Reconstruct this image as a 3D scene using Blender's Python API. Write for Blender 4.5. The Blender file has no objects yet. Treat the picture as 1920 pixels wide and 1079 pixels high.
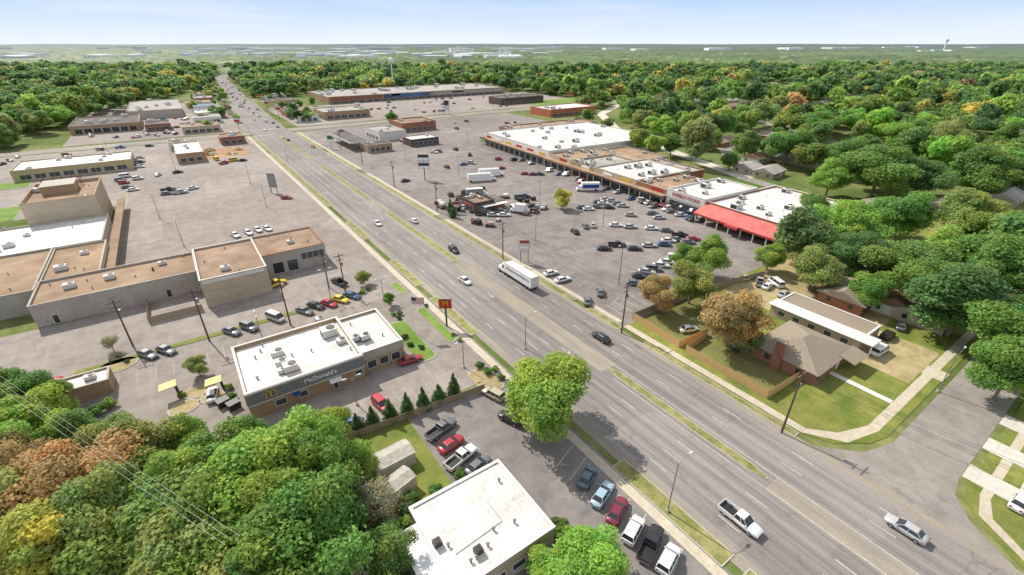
import bpy, math, random
import numpy as np
from mathutils import Vector
random.seed(7)
R0=np.random.default_rng(7)
scene=bpy.context.scene
COL=scene.collection
# World frame: +Y runs along the main road, +X to its right, metres, z=0 ground.
# P() is a surveyor's intersection: it gives the ground (or z-plane) position of a point sighted
# from the drone station 58 m above the origin.
H=58.0; FPX=872.0; TH=math.radians(27.66); HD=math.radians(34.75)
def P(u,v,z=0.0):
    dx=u-960; dy=v-539.5
    D=FPX*math.sin(TH)+dy*math.cos(TH); Fw=FPX*math.cos(TH)-dy*math.sin(TH)
    a=(H-z)*dx/D; b=(H-z)*Fw/D
    return (a*math.cos(HD)+b*math.sin(HD), -a*math.sin(HD)+b*math.cos(HD))
def lin(c):
    c/=255.0
    return c/12.92 if c<=.04045 else ((c+.055)/1.055)**2.4
def A(r,g,b,k=.72): return (lin(r)*k,lin(g)*k,lin(b)*k)
# ------------------------------------------------------------------ materials
def newmat(name):
    m=bpy.data.materials.new(name); m.use_nodes=True
    nt=m.node_tree; return m,nt,nt.nodes['Principled BSDF']
def N(nt,t,**k):
    n=nt.nodes.new(t)
    for a,b in k.items(): setattr(n,a,b)
    return n
def mixc(nt,fac,a,b,mode='MIX'):
    n=N(nt,'ShaderNodeMix',data_type='RGBA',blend_type=mode)
    for sock,val in ((n.inputs[0],fac),(n.inputs[6],a),(n.inputs[7],b)):
        if isinstance(val,bpy.types.NodeSocket): nt.links.new(val,sock)
        elif isinstance(val,tuple): sock.default_value=(*val[:3],1)
        else: sock.default_value=val
    return n.outputs[2]
def mth(nt,op,a,b=0.0,c=None,clamp=False):
    n=N(nt,'ShaderNodeMath',operation=op); n.use_clamp=clamp
    for i,v in enumerate((a,b) if c is None else (a,b,c)):
        if isinstance(v,bpy.types.NodeSocket): nt.links.new(v,n.inputs[i])
        else: n.inputs[i].default_value=v
    return n.outputs[0]
def rng_(nt,v,a,b,c=0.0,d=1.0):
    n=N(nt,'ShaderNodeMapRange'); nt.links.new(v,n.inputs[0])
    for i,x in enumerate((a,b,c,d)): n.inputs[i+1].default_value=x
    return n.outputs[0]
def noise(nt,vec,scale,detail=4,rough=.6,dist=0.0):
    n=N(nt,'ShaderNodeTexNoise'); n.inputs['Scale'].default_value=scale
    n.inputs['Detail'].default_value=detail; n.inputs['Roughness'].default_value=rough
    n.inputs['Distortion'].default_value=dist
    nt.links.new(vec,n.inputs['Vector']); return n.outputs['Fac']
def pos(nt,stretch=None):
    g=N(nt,'ShaderNodeNewGeometry').outputs['Position']
    if stretch:
        m=N(nt,'ShaderNodeMapping'); m.inputs['Scale'].default_value=stretch
        nt.links.new(g,m.inputs['Vector']); return m.outputs[0]
    return g
def scl(nt,c,f):
    n=N(nt,'ShaderNodeVectorMath',operation='SCALE')
    if isinstance(c,tuple): n.inputs[0].default_value=c
    else: nt.links.new(c,n.inputs[0])
    nt.links.new(f,n.inputs['Scale']); return n.outputs[0]
HAZE_PAINT=A(164,182,200,.6)
def paint_haze(nt,c,D=8500.0,mx=.88):  # paints a hazy blue-grey into the base colour by distance from world origin
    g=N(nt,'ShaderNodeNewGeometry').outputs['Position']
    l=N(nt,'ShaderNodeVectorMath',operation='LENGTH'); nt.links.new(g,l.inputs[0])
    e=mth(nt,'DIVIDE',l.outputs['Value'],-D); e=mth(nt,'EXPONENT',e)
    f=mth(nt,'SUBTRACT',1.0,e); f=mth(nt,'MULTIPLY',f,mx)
    return mixc(nt,f,c,HAZE_PAINT)
def M(name,c1,c2,scale=1.0,rough=.9,stretch=None,big=.03,amt=.35,fine=0,bump=0,cracks=0,seam=0,hz=False,lo=.35,hi=.65):
    m,nt,bs=newmat(name)
    p=pos(nt,stretch); g=pos(nt)
    c=mixc(nt,rng_(nt,noise(nt,p,scale,6,.65),lo,hi),c1,c2)
    c=scl(nt,c,rng_(nt,noise(nt,g,big,5,.6),.3,.7,1-amt,1+amt))
    if fine: c=scl(nt,c,rng_(nt,noise(nt,g,fine,3,.7),.3,.7,.84,1.16))
    if cracks:
        w=N(nt,'ShaderNodeTexNoise'); w.inputs['Scale'].default_value=.25; nt.links.new(g,w.inputs['Vector'])
        ad=N(nt,'ShaderNodeVectorMath',operation='MULTIPLY_ADD'); nt.links.new(w.outputs['Color'],ad.inputs[0]); ad.inputs[1].default_value=(4,4,4); nt.links.new(g,ad.inputs[2])
        vo=N(nt,'ShaderNodeTexVoronoi',feature='DISTANCE_TO_EDGE'); vo.inputs['Scale'].default_value=cracks; nt.links.new(ad.outputs[0],vo.inputs['Vector'])
        k=rng_(nt,vo.outputs['Distance'],.002,.008,.26,0)
        k=mth(nt,'MULTIPLY',k,rng_(nt,noise(nt,g,.05,2),.45,.55))
        c=mixc(nt,k,c,(.06,.058,.056))
        c=mixc(nt,rng_(nt,noise(nt,g,.35,3,.5),.6,.74,0,.42),c,tuple(x*.58 for x in c1))
        c=mixc(nt,rng_(nt,noise(nt,pos(nt,(1,.12,1)),.5,4,.6),.56,.72,0,.35),c,tuple(min(1,x*1.25) for x in c2))
        vb=N(nt,'ShaderNodeTexVoronoi',feature='F1',distance='CHEBYCHEV'); vb.inputs['Scale'].default_value=.045; nt.links.new(g,vb.inputs['Vector'])
        sc=N(nt,'ShaderNodeSeparateColor'); nt.links.new(vb.outputs['Color'],sc.inputs[0])
        c=scl(nt,c,rng_(nt,sc.outputs[0],0,1,.89,1.06))
    if seam:
        s=N(nt,'ShaderNodeSeparateXYZ'); nt.links.new(g,s.inputs[0])
        fx=mth(nt,'FRACT',mth(nt,'DIVIDE',s.outputs[0],seam)); fy=mth(nt,'FRACT',mth(nt,'DIVIDE',s.outputs[1],seam*4))
        k=mth(nt,'MAXIMUM',mth(nt,'LESS_THAN',fx,.035),mth(nt,'LESS_THAN',fy,.01))
        c=mixc(nt,mth(nt,'MULTIPLY',k,.3),c,tuple(x*.5 for x in c1))
    if hz: c=paint_haze(nt,c,12000,.5)
    nt.links.new(c,bs.inputs['Base Color']); bs.inputs['Roughness'].default_value=rough
    bs.inputs['Specular IOR Level'].default_value=.25
    if bump:
        bp=N(nt,'ShaderNodeBump'); bp.inputs['Strength'].default_value=bump; bp.inputs['Distance'].default_value=.1
        nt.links.new(noise(nt,g,max(scale,3),4),bp.inputs['Height']); nt.links.new(bp.outputs[0],bs.inputs['Normal'])
    return m
def flat(name,c,rough=.6,metal=0,coat=0,spec=.5):
    m,nt,bs=newmat(name)
    tc=N(nt,'ShaderNodeTexCoord'); f=rng_(nt,noise(nt,tc.outputs['Object'],2.5,4),.3,.7,.86,1.1)
    nt.links.new(scl(nt,c,f),bs.inputs['Base Color'])
    bs.inputs['Roughness'].default_value=rough; bs.inputs['Metallic'].default_value=metal
    bs.inputs['Coat Weight'].default_value=coat; bs.inputs['Specular IOR Level'].default_value=spec
    return m
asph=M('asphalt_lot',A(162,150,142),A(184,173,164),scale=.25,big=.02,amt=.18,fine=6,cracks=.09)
asph2=M('asphalt_commercial',A(142,135,132),A(166,158,153),scale=.25,big=.02,amt=.18,fine=6,cracks=.09)  # slightly darker mix for the commercial pavement
asph3=M('asphalt_shopping',A(144,135,130),A(168,158,151),scale=.2,big=.015,amt=.2,fine=6,cracks=.09)
road_m=M('asphalt_road',A(140,133,130),A(174,166,159),scale=1.1,stretch=(.8,.012,1),big=.02,amt=.14,fine=5,cracks=.05)
side_m=M('asphalt_side_street',A(160,152,144),A(182,173,164),scale=.3,big=.03,amt=.14,fine=6,cracks=.12)
dusty=M('dusty_asphalt',A(184,172,152),A(160,152,142),scale=.6,stretch=(1,.15,1),amt=.12,fine=5)
conc=M('concrete_walk',A(212,198,174),A(228,216,194),scale=.8,amt=.12,fine=5,seam=1.5)
slab=M('pale_concrete_slab',A(224,216,202),A(238,230,216),scale=.5,amt=.1,fine=5,seam=3)
kerb_m=M('kerb_concrete',A(196,188,172),A(214,206,192),scale=1,amt=.1,fine=5)
grass=M('verge_grass',A(124,134,68),A(184,174,118),scale=.45,amt=.2,fine=3,bump=.3)
lawn=M('lawn_grass',A(108,130,54),A(160,158,82),scale=.2,amt=.22,fine=2.5,bump=.3)
lawn2=M('lush_grass',A(104,144,56),A(146,168,82),scale=.2,amt=.2,fine=2.5,bump=.3)
soil=M('dirt_yard',A(206,186,146),A(172,158,108),scale=.3,amt=.22,fine=3)
yardm=M('patchy_yard',A(130,122,82),A(136,142,72),scale=.3,amt=.25,fine=3)
white_roof=M('white_membrane',A(222,218,210,.74),A(250,247,240,.8),scale=.25,amt=.14,big=.12,seam=2.4,rough=.6,fine=1.5)
tan_roof=M('gravel_roof',A(158,130,104,.76),A(188,162,134,.76),scale=.15,amt=.25,big=.06,fine=4)
brn_roof=M('brown_gravel_roof',A(150,124,100,.76),A(178,152,130,.76),scale=.2,amt=.25,big=.08,fine=4)
grey_roof=M('grey_roof',A(168,162,154,.76),A(198,192,184,.76),scale=.2,amt=.2,big=.08,fine=4)
dark_roof=M('dark_roof',A(102,94,90),A(138,128,122),scale=.3,amt=.2,fine=4)
shing=M('roof_shingle',A(156,142,124),A(178,164,146),scale=2.5,amt=.12,fine=8)
shing2=M('brown_roof_shingle',A(140,110,90),A(166,136,112),scale=2.5,amt=.15,fine=8)
blue_roof=M('blue_metal_roof',A(120,150,176),A(150,172,190),scale=.3,amt=.1,seam=1.2)
stucco=M('beige_wall',A(188,172,148,.85),A(206,190,168,.85),scale=.3,stretch=(1,1,3),amt=.12,fine=3)
greyw=M('grey_wall',A(180,171,160,.85),A(196,188,178,.85),scale=.4,amt=.1,fine=3)
whitew=M('white_wall',A(228,225,216,.8),A(242,239,232,.8),scale=.5,amt=.06)
brickw=M('brick_wall',A(150,102,80,.85),A(172,122,98,.85),scale=3,amt=.15,fine=6)
brickt=M('tan_brick_wall',A(164,134,106,.85),A(190,162,130,.85),scale=3,amt=.1,fine=6)
yelw=M('pale_yellow_wall',A(206,188,134),A(220,204,158),scale=.5,amt=.1)
orangew=M('orange_wall',A(206,116,84),A(216,134,104),scale=.5,amt=.1)
darkw=M('dark_wall',A(88,77,70,.85),A(110,98,90,.85),scale=.5,amt=.1)
redroof=M('faded_red_awning',A(220,118,112,.78),A(230,138,130,.78),scale=.3,amt=.12,seam=1.0,rough=.9,fine=3)
red=flat('red_paint',A(205,36,40)); fred=flat('faded_red_paint',A(206,74,72)); yellow=flat('yellow_paint',A(238,196,40)); blue=flat('blue_paint',A(40,80,170))
black=flat('black_plastic',(.02,.02,.022),.5); metal=flat('galvanised_metal',A(170,170,170),.45,.5)
darkmetal=flat('dark_metal',(.06,.055,.05),.5,.3); wood=flat('weathered_pole_wood',A(112,92,78),.9)
rust=flat('rusty_metal',A(120,80,56),.85)
white=flat('white_paint',(.84,.83,.81),.5); offw=flat('off_white_paint',(.62,.61,.58),.6); greyp=flat('grey_paint',(.3,.3,.3),.6)
palew=flat('dull_pale_roof_paint',(.66,.64,.6),.7)
green=flat('green_paint',A(40,130,80)); orange=flat('orange_red_paint',A(224,60,34)); textblue=flat('navy_paint',(.03,.05,.12),.6)
yelc=flat('pale_yellow_canopy',A(236,224,130,.7)); shedm=M('weathered_shed_panel',A(190,184,170),A(222,216,204),scale=1.5,amt=.12,fine=5)
fencem=M('fence_wood',A(205,164,110,.85),A(226,188,136,.85),scale=4,stretch=(3,3,.3),amt=.12)
fence2=M('old_fence_wood',A(176,160,136,.85),A(150,134,110,.85),scale=4,amt=.12)
markw=M('white_marking',A(232,229,222,.72),A(200,194,187,.7),scale=1.8,amt=.14,fine=5)
markf=M('faded_marking',A(206,200,192),A(178,171,164),scale=1.4,amt=.12,fine=5)
marky=M('yellow_marking',A(225,205,130,.74),A(205,190,140,.7),scale=1.5,amt=.1)
tyre=flat('tyre_rubber',(.02,.02,.02),.85); rimm=flat('alloy_rim',(.45,.45,.46),.35,.7)
glass=flat('dark_glass',(.03,.035,.04),.12,0,0,.7)
glassb=flat('shop_glass',(.05,.06,.07),.15,0,0,.7)
redl=flat('tail_light_red',(.35,.02,.02),.25); headl=flat('headlight_lens',(.6,.62,.64),.15)
bark=flat('tree_bark',A(160,144,124),.95)
def paintm():
    m,nt,bs=newmat('vehicle_paint')
    o=N(nt,'ShaderNodeObjectInfo'); nt.links.new(o.outputs['Color'],bs.inputs['Base Color'])
    bs.inputs['Roughness'].default_value=.36; bs.inputs['Metallic'].default_value=.15; bs.inputs['Coat Weight'].default_value=.4
    bs.inputs['Coat Roughness'].default_value=.12
    return m
paint=paintm()
def leafm():
    m,nt,bs=newmat('leaf_foliage')
    at=N(nt,'ShaderNodeAttribute',attribute_name='tint'); o=N(nt,'ShaderNodeObjectInfo')
    c=mixc(nt,1.0,at.outputs['Color'],o.outputs['Color'],'MULTIPLY')
    c=paint_haze(nt,c)
    nt.links.new(c,bs.inputs['Base Color']); bs.inputs['Roughness'].default_value=.6; bs.inputs['Specular IOR Level'].default_value=.3
    tr=N(nt,'ShaderNodeBsdfTranslucent'); nt.links.new(c,tr.inputs['Color'])
    mx=N(nt,'ShaderNodeMixShader'); mx.inputs[0].default_value=.48
    nt.links.new(bs.outputs[0],mx.inputs[1]); nt.links.new(tr.outputs[0],mx.inputs[2])
    nt.links.new(mx.outputs[0],nt.nodes['Material Output'].inputs['Surface'])
    return m
leaf=leafm()
# ------------------------------------------------------------------ builders
class MB:
    def __init__(s): s.v=[];s.f=[];s.m=[];s.mats=[];s.sm=[]
    def mi(s,m):
        if m not in s.mats: s.mats.append(m)
        return s.mats.index(m)
    def add(s,vs,fs,m,smooth=False):
        o=len(s.v); s.v+= [tuple(x) for x in vs]; k=s.mi(m)
        for f in fs: s.f.append(tuple(i+o for i in f)); s.m.append(k); s.sm.append(smooth)
        return s
    def box(s,x0,x1,y0,y1,z0,z1,m):
        v=[(x0,y0,z0),(x1,y0,z0),(x1,y1,z0),(x0,y1,z0),(x0,y0,z1),(x1,y0,z1),(x1,y1,z1),(x0,y1,z1)]
        return s.add(v,[(3,2,1,0),(4,5,6,7),(0,1,5,4),(1,2,6,5),(2,3,7,6),(3,0,4,7)],m)
    def obox(s,c,ang,w,d,z0,z1,m):
        ca,sa=math.cos(ang),math.sin(ang); pts=[]
        for a,b in((-1,-1),(1,-1),(1,1),(-1,1)):
            x=a*w/2;y=b*d/2; pts.append((c[0]+x*ca-y*sa,c[1]+x*sa+y*ca))
        return s.prism(pts,z0,z1,m)
    def prism(s,pts,z0,z1,m):
        n=len(pts); v=[(x,y,z0) for x,y in pts]+[(x,y,z1) for x,y in pts]
        f=[tuple(range(n,2*n)),tuple(range(n-1,-1,-1))]+[(i,(i+1)%n,n+(i+1)%n,n+i) for i in range(n)]
        return s.add(v,f,m)
    def sheet(s,pts,z,m):
        ar=sum(pts[i][0]*pts[(i+1)%len(pts)][1]-pts[(i+1)%len(pts)][0]*pts[i][1] for i in range(len(pts)))
        if ar<0: pts=pts[::-1]
        return s.add([(x,y,z) for x,y in pts],[tuple(range(len(pts)))],m)
    def rect(s,x0,x1,y0,y1,z,m): return s.sheet([(x0,y0),(x1,y0),(x1,y1),(x0,y1)],z,m)
    def line(s,a,b,w,z,m):
        d=Vector((b[0]-a[0],b[1]-a[1])); d.normalize(); nx,ny=-d.y*w/2,d.x*w/2
        return s.sheet([(a[0]+nx,a[1]+ny),(a[0]-nx,a[1]-ny),(b[0]-nx,b[1]-ny),(b[0]+nx,b[1]+ny)],z,m)
    def cyl(s,p0,p1,r0,r1,n,m,smooth=True):
        p0=Vector(p0);p1=Vector(p1);d=(p1-p0).normalized()
        t=d.orthogonal().normalized(); b=d.cross(t); v=[]
        for p,r in((p0,r0),(p1,r1)):
            for i in range(n):
                a=2*math.pi*i/n; v.append(p+t*(r*math.cos(a))+b*(r*math.sin(a)))
        s.add(v,[(i,(i+1)%n,n+(i+1)%n,n+i) for i in range(n)],m,smooth)
        return s.add(v,[tuple(range(n-1,-1,-1)),tuple(range(n,2*n))],m)
    def loft(s,rings,m,smooth=True):
        n=len(rings[0]); v=[p for r in rings for p in r]
        f=[(k*n+i,k*n+(i+1)%n,(k+1)*n+(i+1)%n,(k+1)*n+i) for k in range(len(rings)-1) for i in range(n)]
        s.add(v,f,m,smooth); e=(len(rings)-1)*n
        return s.add(v,[tuple(range(n-1,-1,-1)),tuple(range(e,e+n))],m)
    def merge(s,o):
        k=len(s.v); s.v+=o.v
        for f,m,sm in zip(o.f,o.m,o.sm):
            s.f.append(tuple(i+k for i in f)); s.m.append(s.mi(o.mats[m])); s.sm.append(sm)
        return s
    def mesh(s,name):
        me=bpy.data.meshes.new(name); me.from_pydata(s.v,[],s.f)
        for m in s.mats: me.materials.append(m)
        me.polygons.foreach_set('material_index',s.m); me.polygons.foreach_set('use_smooth',s.sm); me.update()
        return me
def obj(name,data,parent=None,loc=(0,0,0),rz=0.0,scale=None,label=None,cat=None,group=None,kind=None,color=None):
    if isinstance(data,MB): data=data.mesh(name)
    o=bpy.data.objects.new(name,data); COL.objects.link(o)
    o.location=loc; o.rotation_euler=(0,0,rz)
    if scale: o.scale=scale
    if parent: o.parent=parent
    if label: o['label']=label
    if cat: o['category']=cat
    if group: o['group']=group
    if kind: o['kind']=kind
    if color: o.color=(*color[:3],1)
    if data is None: o.empty_display_size=.5
    return o
def struct(name,mb): return obj(name,mb,kind='structure',label=name.replace('_',' ')+' surface of the suburban shopping district',cat=name.split('_')[-1])
def text(s,size,m,ext=.03,off=.012):
    c=bpy.data.curves.new('lettering','FONT'); c.body=s; c.size=size; c.extrude=ext; c.align_x='CENTER'; c.align_y='CENTER'; c.resolution_u=2; c.offset=off*size
    o=bpy.data.objects.new('tmp',c); COL.objects.link(o); bpy.context.view_layer.update()
    me=bpy.data.meshes.new_from_object(o.evaluated_get(bpy.context.evaluated_depsgraph_get()))
    bpy.data.objects.remove(o); me.materials.clear(); me.materials.append(m); return me
def lettering(s,size,m,parent,loc,face,name='lettering'):
    o=obj(name,text(s,size,m),parent=parent,loc=loc)
    o.rotation_euler=(math.pi/2,0,{'S':0,'W':-math.pi/2,'E':math.pi/2}[face]); return o
# ------------------------------------------------------------------ ground
ax=[-32000,-16000,-8000,-4000,-2000,-1200]+list(range(-800,1601,100))+[2000,2800,4000,6000,9000,14000,22000,32000]
vs=[(x,y,0) for y in ax for x in ax]; n=len(ax)
gm,nt,bs=newmat('ground_soil')
g=pos(nt)
c=mixc(nt,rng_(nt,noise(nt,g,.02,6),.4,.6),A(108,130,66),A(158,160,104))
c=mixc(nt,rng_(nt,noise(nt,g,.3,4),.4,.6,0,.5),c,A(96,104,58))
c2=mixc(nt,rng_(nt,noise(nt,g,.0022,5,.7),.56,.6,0,.5),c,A(180,176,150))
c=paint_haze(nt,c2); nt.links.new(c,bs.inputs['Base Color']); bs.inputs['Roughness'].default_value=1; bs.inputs['Specular IOR Level'].default_value=0
struct('ground',MB().add(vs,[(j*n+i,j*n+i+1,(j+1)*n+i+1,(j+1)*n+i) for j in range(n-1) for i in range(n-1)],gm))
def area(name,rects,z,m):
    mb=MB()
    for r in rects: mb.rect(*r,z,m)
    return struct(name,mb)
area('parking_pavement',[(-25.5,42,62,389),(-110,-25.5,62,136),(-100,-25.5,240,389)],.012,asph)
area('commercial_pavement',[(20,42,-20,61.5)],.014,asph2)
struct('shopping_pavement',MB().sheet([(73,60),(150,58),(166,280),(262,300),(262,389),(73,389)],.012,asph3))
area('outlying_pavement',[(80,400,412,550),(-62,46,412,660)],.012,asph)
def ribbon(mb,pts,w0,w1,z,m):
    L=[]
    for i,p in enumerate(pts):
        a=Vector(pts[max(i-1,0)]);b=Vector(pts[min(i+1,len(pts)-1)]);d=(b-a).normalized(); nx=Vector((d.y,-d.x))
        L.append((Vector(p)+nx*w0,Vector(p)+nx*w1))
    for i in range(len(L)-1):
        mb.sheet([tuple(L[i][0]),tuple(L[i][1]),tuple(L[i+1][1]),tuple(L[i+1][0])],z,m)
    return mb
far=[(57.7,330),(57.7,420),(61,500),(68,620),(76,740),(87,950),(98,1120),(120,1240)]
mb=MB(); 
for y in range(-90,331,60): mb.rect(44.5,71,y,min(y+60,330),.03,road_m)
ribbon(mb,far[:4],-13.2,13.3,.03,road_m); ribbon(mb,far[3:],-9.5,9.5,.03,road_m); struct('main_road',mb)
mb=MB(); ribbon(mb,[(-500,408),(-300,404),(-40,399),(44,399)],-7.5,7.5,.026,side_m); ribbon(mb,[(71,400),(240,400),(420,398),(800,380)],-7.5,7.5,.026,side_m)
struct('cross_street',mb)
mb=MB().sheet([(71,-8),(75.3,-1.6),(79,1.0),(83,1.6),(300,1.6),(300,10.2),(83,10.2),(77,12),(71,18)],.028,side_m); struct('side_street',mb)
BS=[[(205,-20),(208,60),(222,120),(280,170),(420,200),(700,210)],[(300,1.6),(330,90),(430,260),(560,420),(700,520)],[(420,20),(480,150),(640,260)],[(222,120),(270,250),(330,330),(440,400)]]
mb=MB()
for i,q in enumerate(BS): ribbon(mb,q,-4,4,.02+.003*i,slab if i>1 else side_m)
struct('back_street',mb)
area('median_gap_pavement',[(56.9,61.2,51,113),(57.2,60.9,-20,17.3),(57.2,60.9,172,190),(43.3,45.2,-60,385),(70.2,71.6,-10,385)],.034,dusty)
mb=MB()
def tipped(x0,x1,y0,y1,z,mat,e=.0):
    xm=(x0+x1)/2
    mb.prism([(x0+e,y0+3),(xm-.2,y0+e),(xm+.2,y0+e),(x1-e,y0+3),(x1-e,y1-3),(xm+.2,y1-e),(xm-.2,y1-e),(x0+e,y1-3)],0,z,mat)
tipped(58.3,60.1,18,51,.14,kerb_m); tipped(58.3,60.1,18,51,.15,grass,.18)
for y0,y1 in((113,172),(190,265),(285,380)):
    tipped(58,60.3,y0,y1,.14,kerb_m); tipped(58,60.3,y0,y1,.15,grass,.22)
struct('median',mb)
mb=MB(); mg=MB()
def strip(x0,x1,y0,y1,m=grass):
    mb.box(x0,x1,y0,y1,0,.13,kerb_m); mg.rect(x0+.18,x1-.18,y0+.18,y1-.18,.136,m)
for y0,y1 in((-80,12),(14,33),(77,98),(106,126),(147,168),(190,313),(325,385)): strip(42.1 if y0>50 else 41.6,44.4,y0,y1)
for y0,y1 in((20,53),(60,71),(76,96),(101,150),(156,235),(245,300),(310,385)): strip(71.1,73.0 if y0>55 else 72.6,y0,y1)
struct('kerb',mb); struct('verge_grass',mg)
mb=MB()
for y in range(-80,385,31): mb.rect(39.9,41.5,y,y+31,.05,conc)
mb.rect(73.0,74.6,20,60,.14,conc)
for y0,y1 in((62,150),(156,235),(245,385)): mb.rect(73.4,74.8,y0,y1,.05,conc)
mb.rect(84,260,12.6,14.2,.10,conc); mb.sheet([(73,20),(74.6,20),(78,16.4),(84,14.2),(84,12.6),(77,14.4)],.102,conc)
mb.rect(73.2,74.6,-90,-8,.10,conc); mb.sheet([(73.2,-8),(74.6,-8),(78.2,-3.3),(82,-2.2),(82,-1.0),(77.4,-2.0)],.102,conc)
mb.rect(82,260,-2.2,-1.0,.10,conc)
struct('sidewalk',mb)
mb=MB()
for x0,x1 in((82.3,90.5),(92,99),(101.5,112),(120,134)): mb.rect(x0,x1,-16,-4.1,.106,slab); mb.rect(x0+1.5,x0+5.5,-4.1,1.55,.109,slab)
struct('driveway',mb)
mb=MB().rect(93.6,94.9,14.3,25.5,.12,whitew); struct('garden_path',mb)
mb=MB().prism([(72.8,20.2),(75,15.5),(80,12.2),(84,11.2),(260,11.2),(260,60),(72.8,60)],0,.09,lawn)
mb.prism([(71.3,-90),(71.3,-9),(75.6,-2.8),(79.2,-.1),(83,.6),(260,.6),(260,-90)],0,.09,lawn)
struct('lawn',mb)
mb=MB(); mb.rect(103,120,14.6,26,.1,soil); mb.rect(78,104,46,60,.1,yardm); mb.rect(77,87,28,45.5,.1,yardm); mb.rect(108,160,26,58,.098,soil); mb.rect(109,113,11,14.5,.103,conc); struct('yard',mb)
mb=MB(); mb.rect(6,20,42,60,.016,lawn); mb.rect(-80,20,-40,42,.015,M('woodland_floor',A(110,112,66),A(150,138,96),scale=.3,amt=.3,fine=2)); mb.rect(-30,20,60.8,62.2,.02,lawn)
struct('grass',mb)
mb=MB(); mg=MB()
def island(pts,m=lawn2):
    mb.prism(pts,0,.13,kerb_m); cx=sum(p[0] for p in pts)/len(pts); cy=sum(p[1] for p in pts)/len(pts)
    q=[]
    for x,y in pts:
        d=math.hypot(x-cx,y-cy); k=max(0,(d-.3)/d); q.append((cx+(x-cx)*k,cy+(y-cy)*k))
    mg.prism(q,.05,.15,m)
for x0,x1,y0,y1,m in((-30,30,109.3,110.9,lawn),(-95,-62,298,312,lawn2),(28.5,32.5,74,92,lawn2),(34.5,39,58,66,soil),(37,39,77,95,lawn2),(37,39,104,112,lawn2),(-100,-58,240,262,lawn2),(-26,-8,62.5,66,lawn2)):
    island([(x0+.8,y0),(x1-.8,y0),(x1,y0+.8),(x1,y1-.8),(x1-.8,y1),(x0+.8,y1),(x0,y1-.8),(x0,y0+.8)],m)
for u,v,r in((222,685,3.5),(372,735,2.6),(345,765,2.6),(398,745,2.2)):
    x,y=P(u,v); island([(x+r*math.cos(a*.524),y+r*math.sin(a*.524)*.8) for a in range(12)],soil)
struct('island_kerb',mb); struct('planting_bed',mg)
clay=M('excavated_clay',A(176,130,94),A(206,170,130),scale=.3,amt=.3,fine=2)
mb=MB(); dx_,dy_=P(402,288); mb.obox((dx_,dy_),0,34,30,.0,.03,clay)
fields=[P(1130,148)+(260,170,.3),P(1060,192)+(90,60,0),P(1480,172)+(190,70,.5),P(1290,150)+(200,120,.2),P(1400,215)+(60,40,.2),P(1640,190)+(120,50,.5),P(980,130)+(260,160,.2),P(640,150)+(120,140,.1)]
for i,(x,y,w,d,a) in enumerate(fields): mb.obox((x,y),a,w,d,0,.05+.02*i,lawn2 if i!=3 else lawn)
struct('field',mb)
rb=random.Random(3)
for i in range(10):
    mb=MB(); rings=[]; nn=14
    for rr_,z in((2.6,0),(2.1,.45),(1.4,.9),(.7,1.25),(.15,1.35)): rings.append([(rr_*rb.uniform(.75,1.25)*math.cos(2*math.pi*k/nn),rr_*rb.uniform(.75,1.25)*math.sin(2*math.pi*k/nn),max(0,z+rb.uniform(-.15,.15)*(z>0))) for k in range(nn)])
    mb.loft(rings,[clay,conc,soil][i%3],False); s=rb.uniform(.6,1.4)
    obj('rubble_pile',mb,loc=(dx_+rb.uniform(-14,14),dy_+rb.uniform(-12,12),.02),scale=(s,s*.8,s),label='heap of broken concrete and clay on dug-up lot',cat='rubble',group='rubble piles')
# markings
mb=MB()
y=-70
while y<375:
    for x in(47.8,51.1,54.4,64.1,67.6): mb.rect(x-.08,x+.08,y,y+3.2,.04,markw)
    y+=12.2
for y0,y1 in((-20,48),(115,170),(192,262)): mb.rect(57.4,57.54,y0,y1,.04,markw)
mb.rect(60.75,60.87,-20,51,.04,markw)
for x in np.arange(46,57,1.2): mb.rect(x,x+.5,383,386,.04,markw)
for x in np.arange(46,70,1.3): mb.rect(x,x+.55,412,415,.04,markw)
def arrow(x,y,s=1,d=1):
    mb.rect(x-.1*s,x+.1*s,y,y+2*s,.041,markw); mb.sheet([(x-.45*s,y+2*s if d>0 else y),(x+.45*s,y+2*s if d>0 else y),(x,y+(3.1*s if d>0 else -1.1*s))],.041,markw)
arrow(56,60,1,-1);arrow(56,90,1,-1);arrow(56,180,1,-1)
for i in range(14):
    y=430+i*50; cx=np.interp(y,[p[1] for p in far],[p[0] for p in far])
    for o in(-7,-3.5,3.5,7): mb.rect(cx+o-.12,cx+o+.12,y,y+6,.04,markw)
struct('road_marking',mb)
mb=MB(); my=MB()
def stalls(x,y,dx,dy,n,ang,L,m=markf,t=mb,w=.15):
    for i in range(n):
        a=(x+dx*i,y+dy*i); t.line(a,(a[0]+L*math.cos(math.radians(ang)),a[1]+L*math.sin(math.radians(ang))),w,.024,m)
stalls(-24.5,158,0,2.9,46,25,5.5,marky)
for xx in(-3,14): 
    stalls(xx,168,0,3.0,42,30,5.6); stalls(xx,168,0,3.0,42,150,5.6)
stalls(31,170,0,3.0,40,150,5.5)
for k,yy in enumerate(range(76,260,18)):
    x1=100 if yy<150 else 112
    stalls(x1 if yy!=148 else 108,yy,3.0,0,int((146-x1)/3),-50,5.6,markw); stalls(x1,yy,3.0,0,int((146-x1)/3),130,5.6,markw)
stalls(77,64,2.9,0,6,90,5.5,markw); stalls(78,66,0,3,28,20,5.2,markf)
stalls(80,98,3,0,6,90,5,markw); stalls(80,120,3,0,6,-60,5,markf)
for yy in(430,448,466,484,502,520): stalls(160,yy,3,0,60,60,5.5,markf); stalls(160,yy,3,0,60,-60,5.5,markf)
stalls(-20,292,3,0,6,90,5,markf)
stalls(-28,104,3,0,19,-90,5.2,markf)
stalls(12,64,2.9,0,9,90,5.2,markf)
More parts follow.
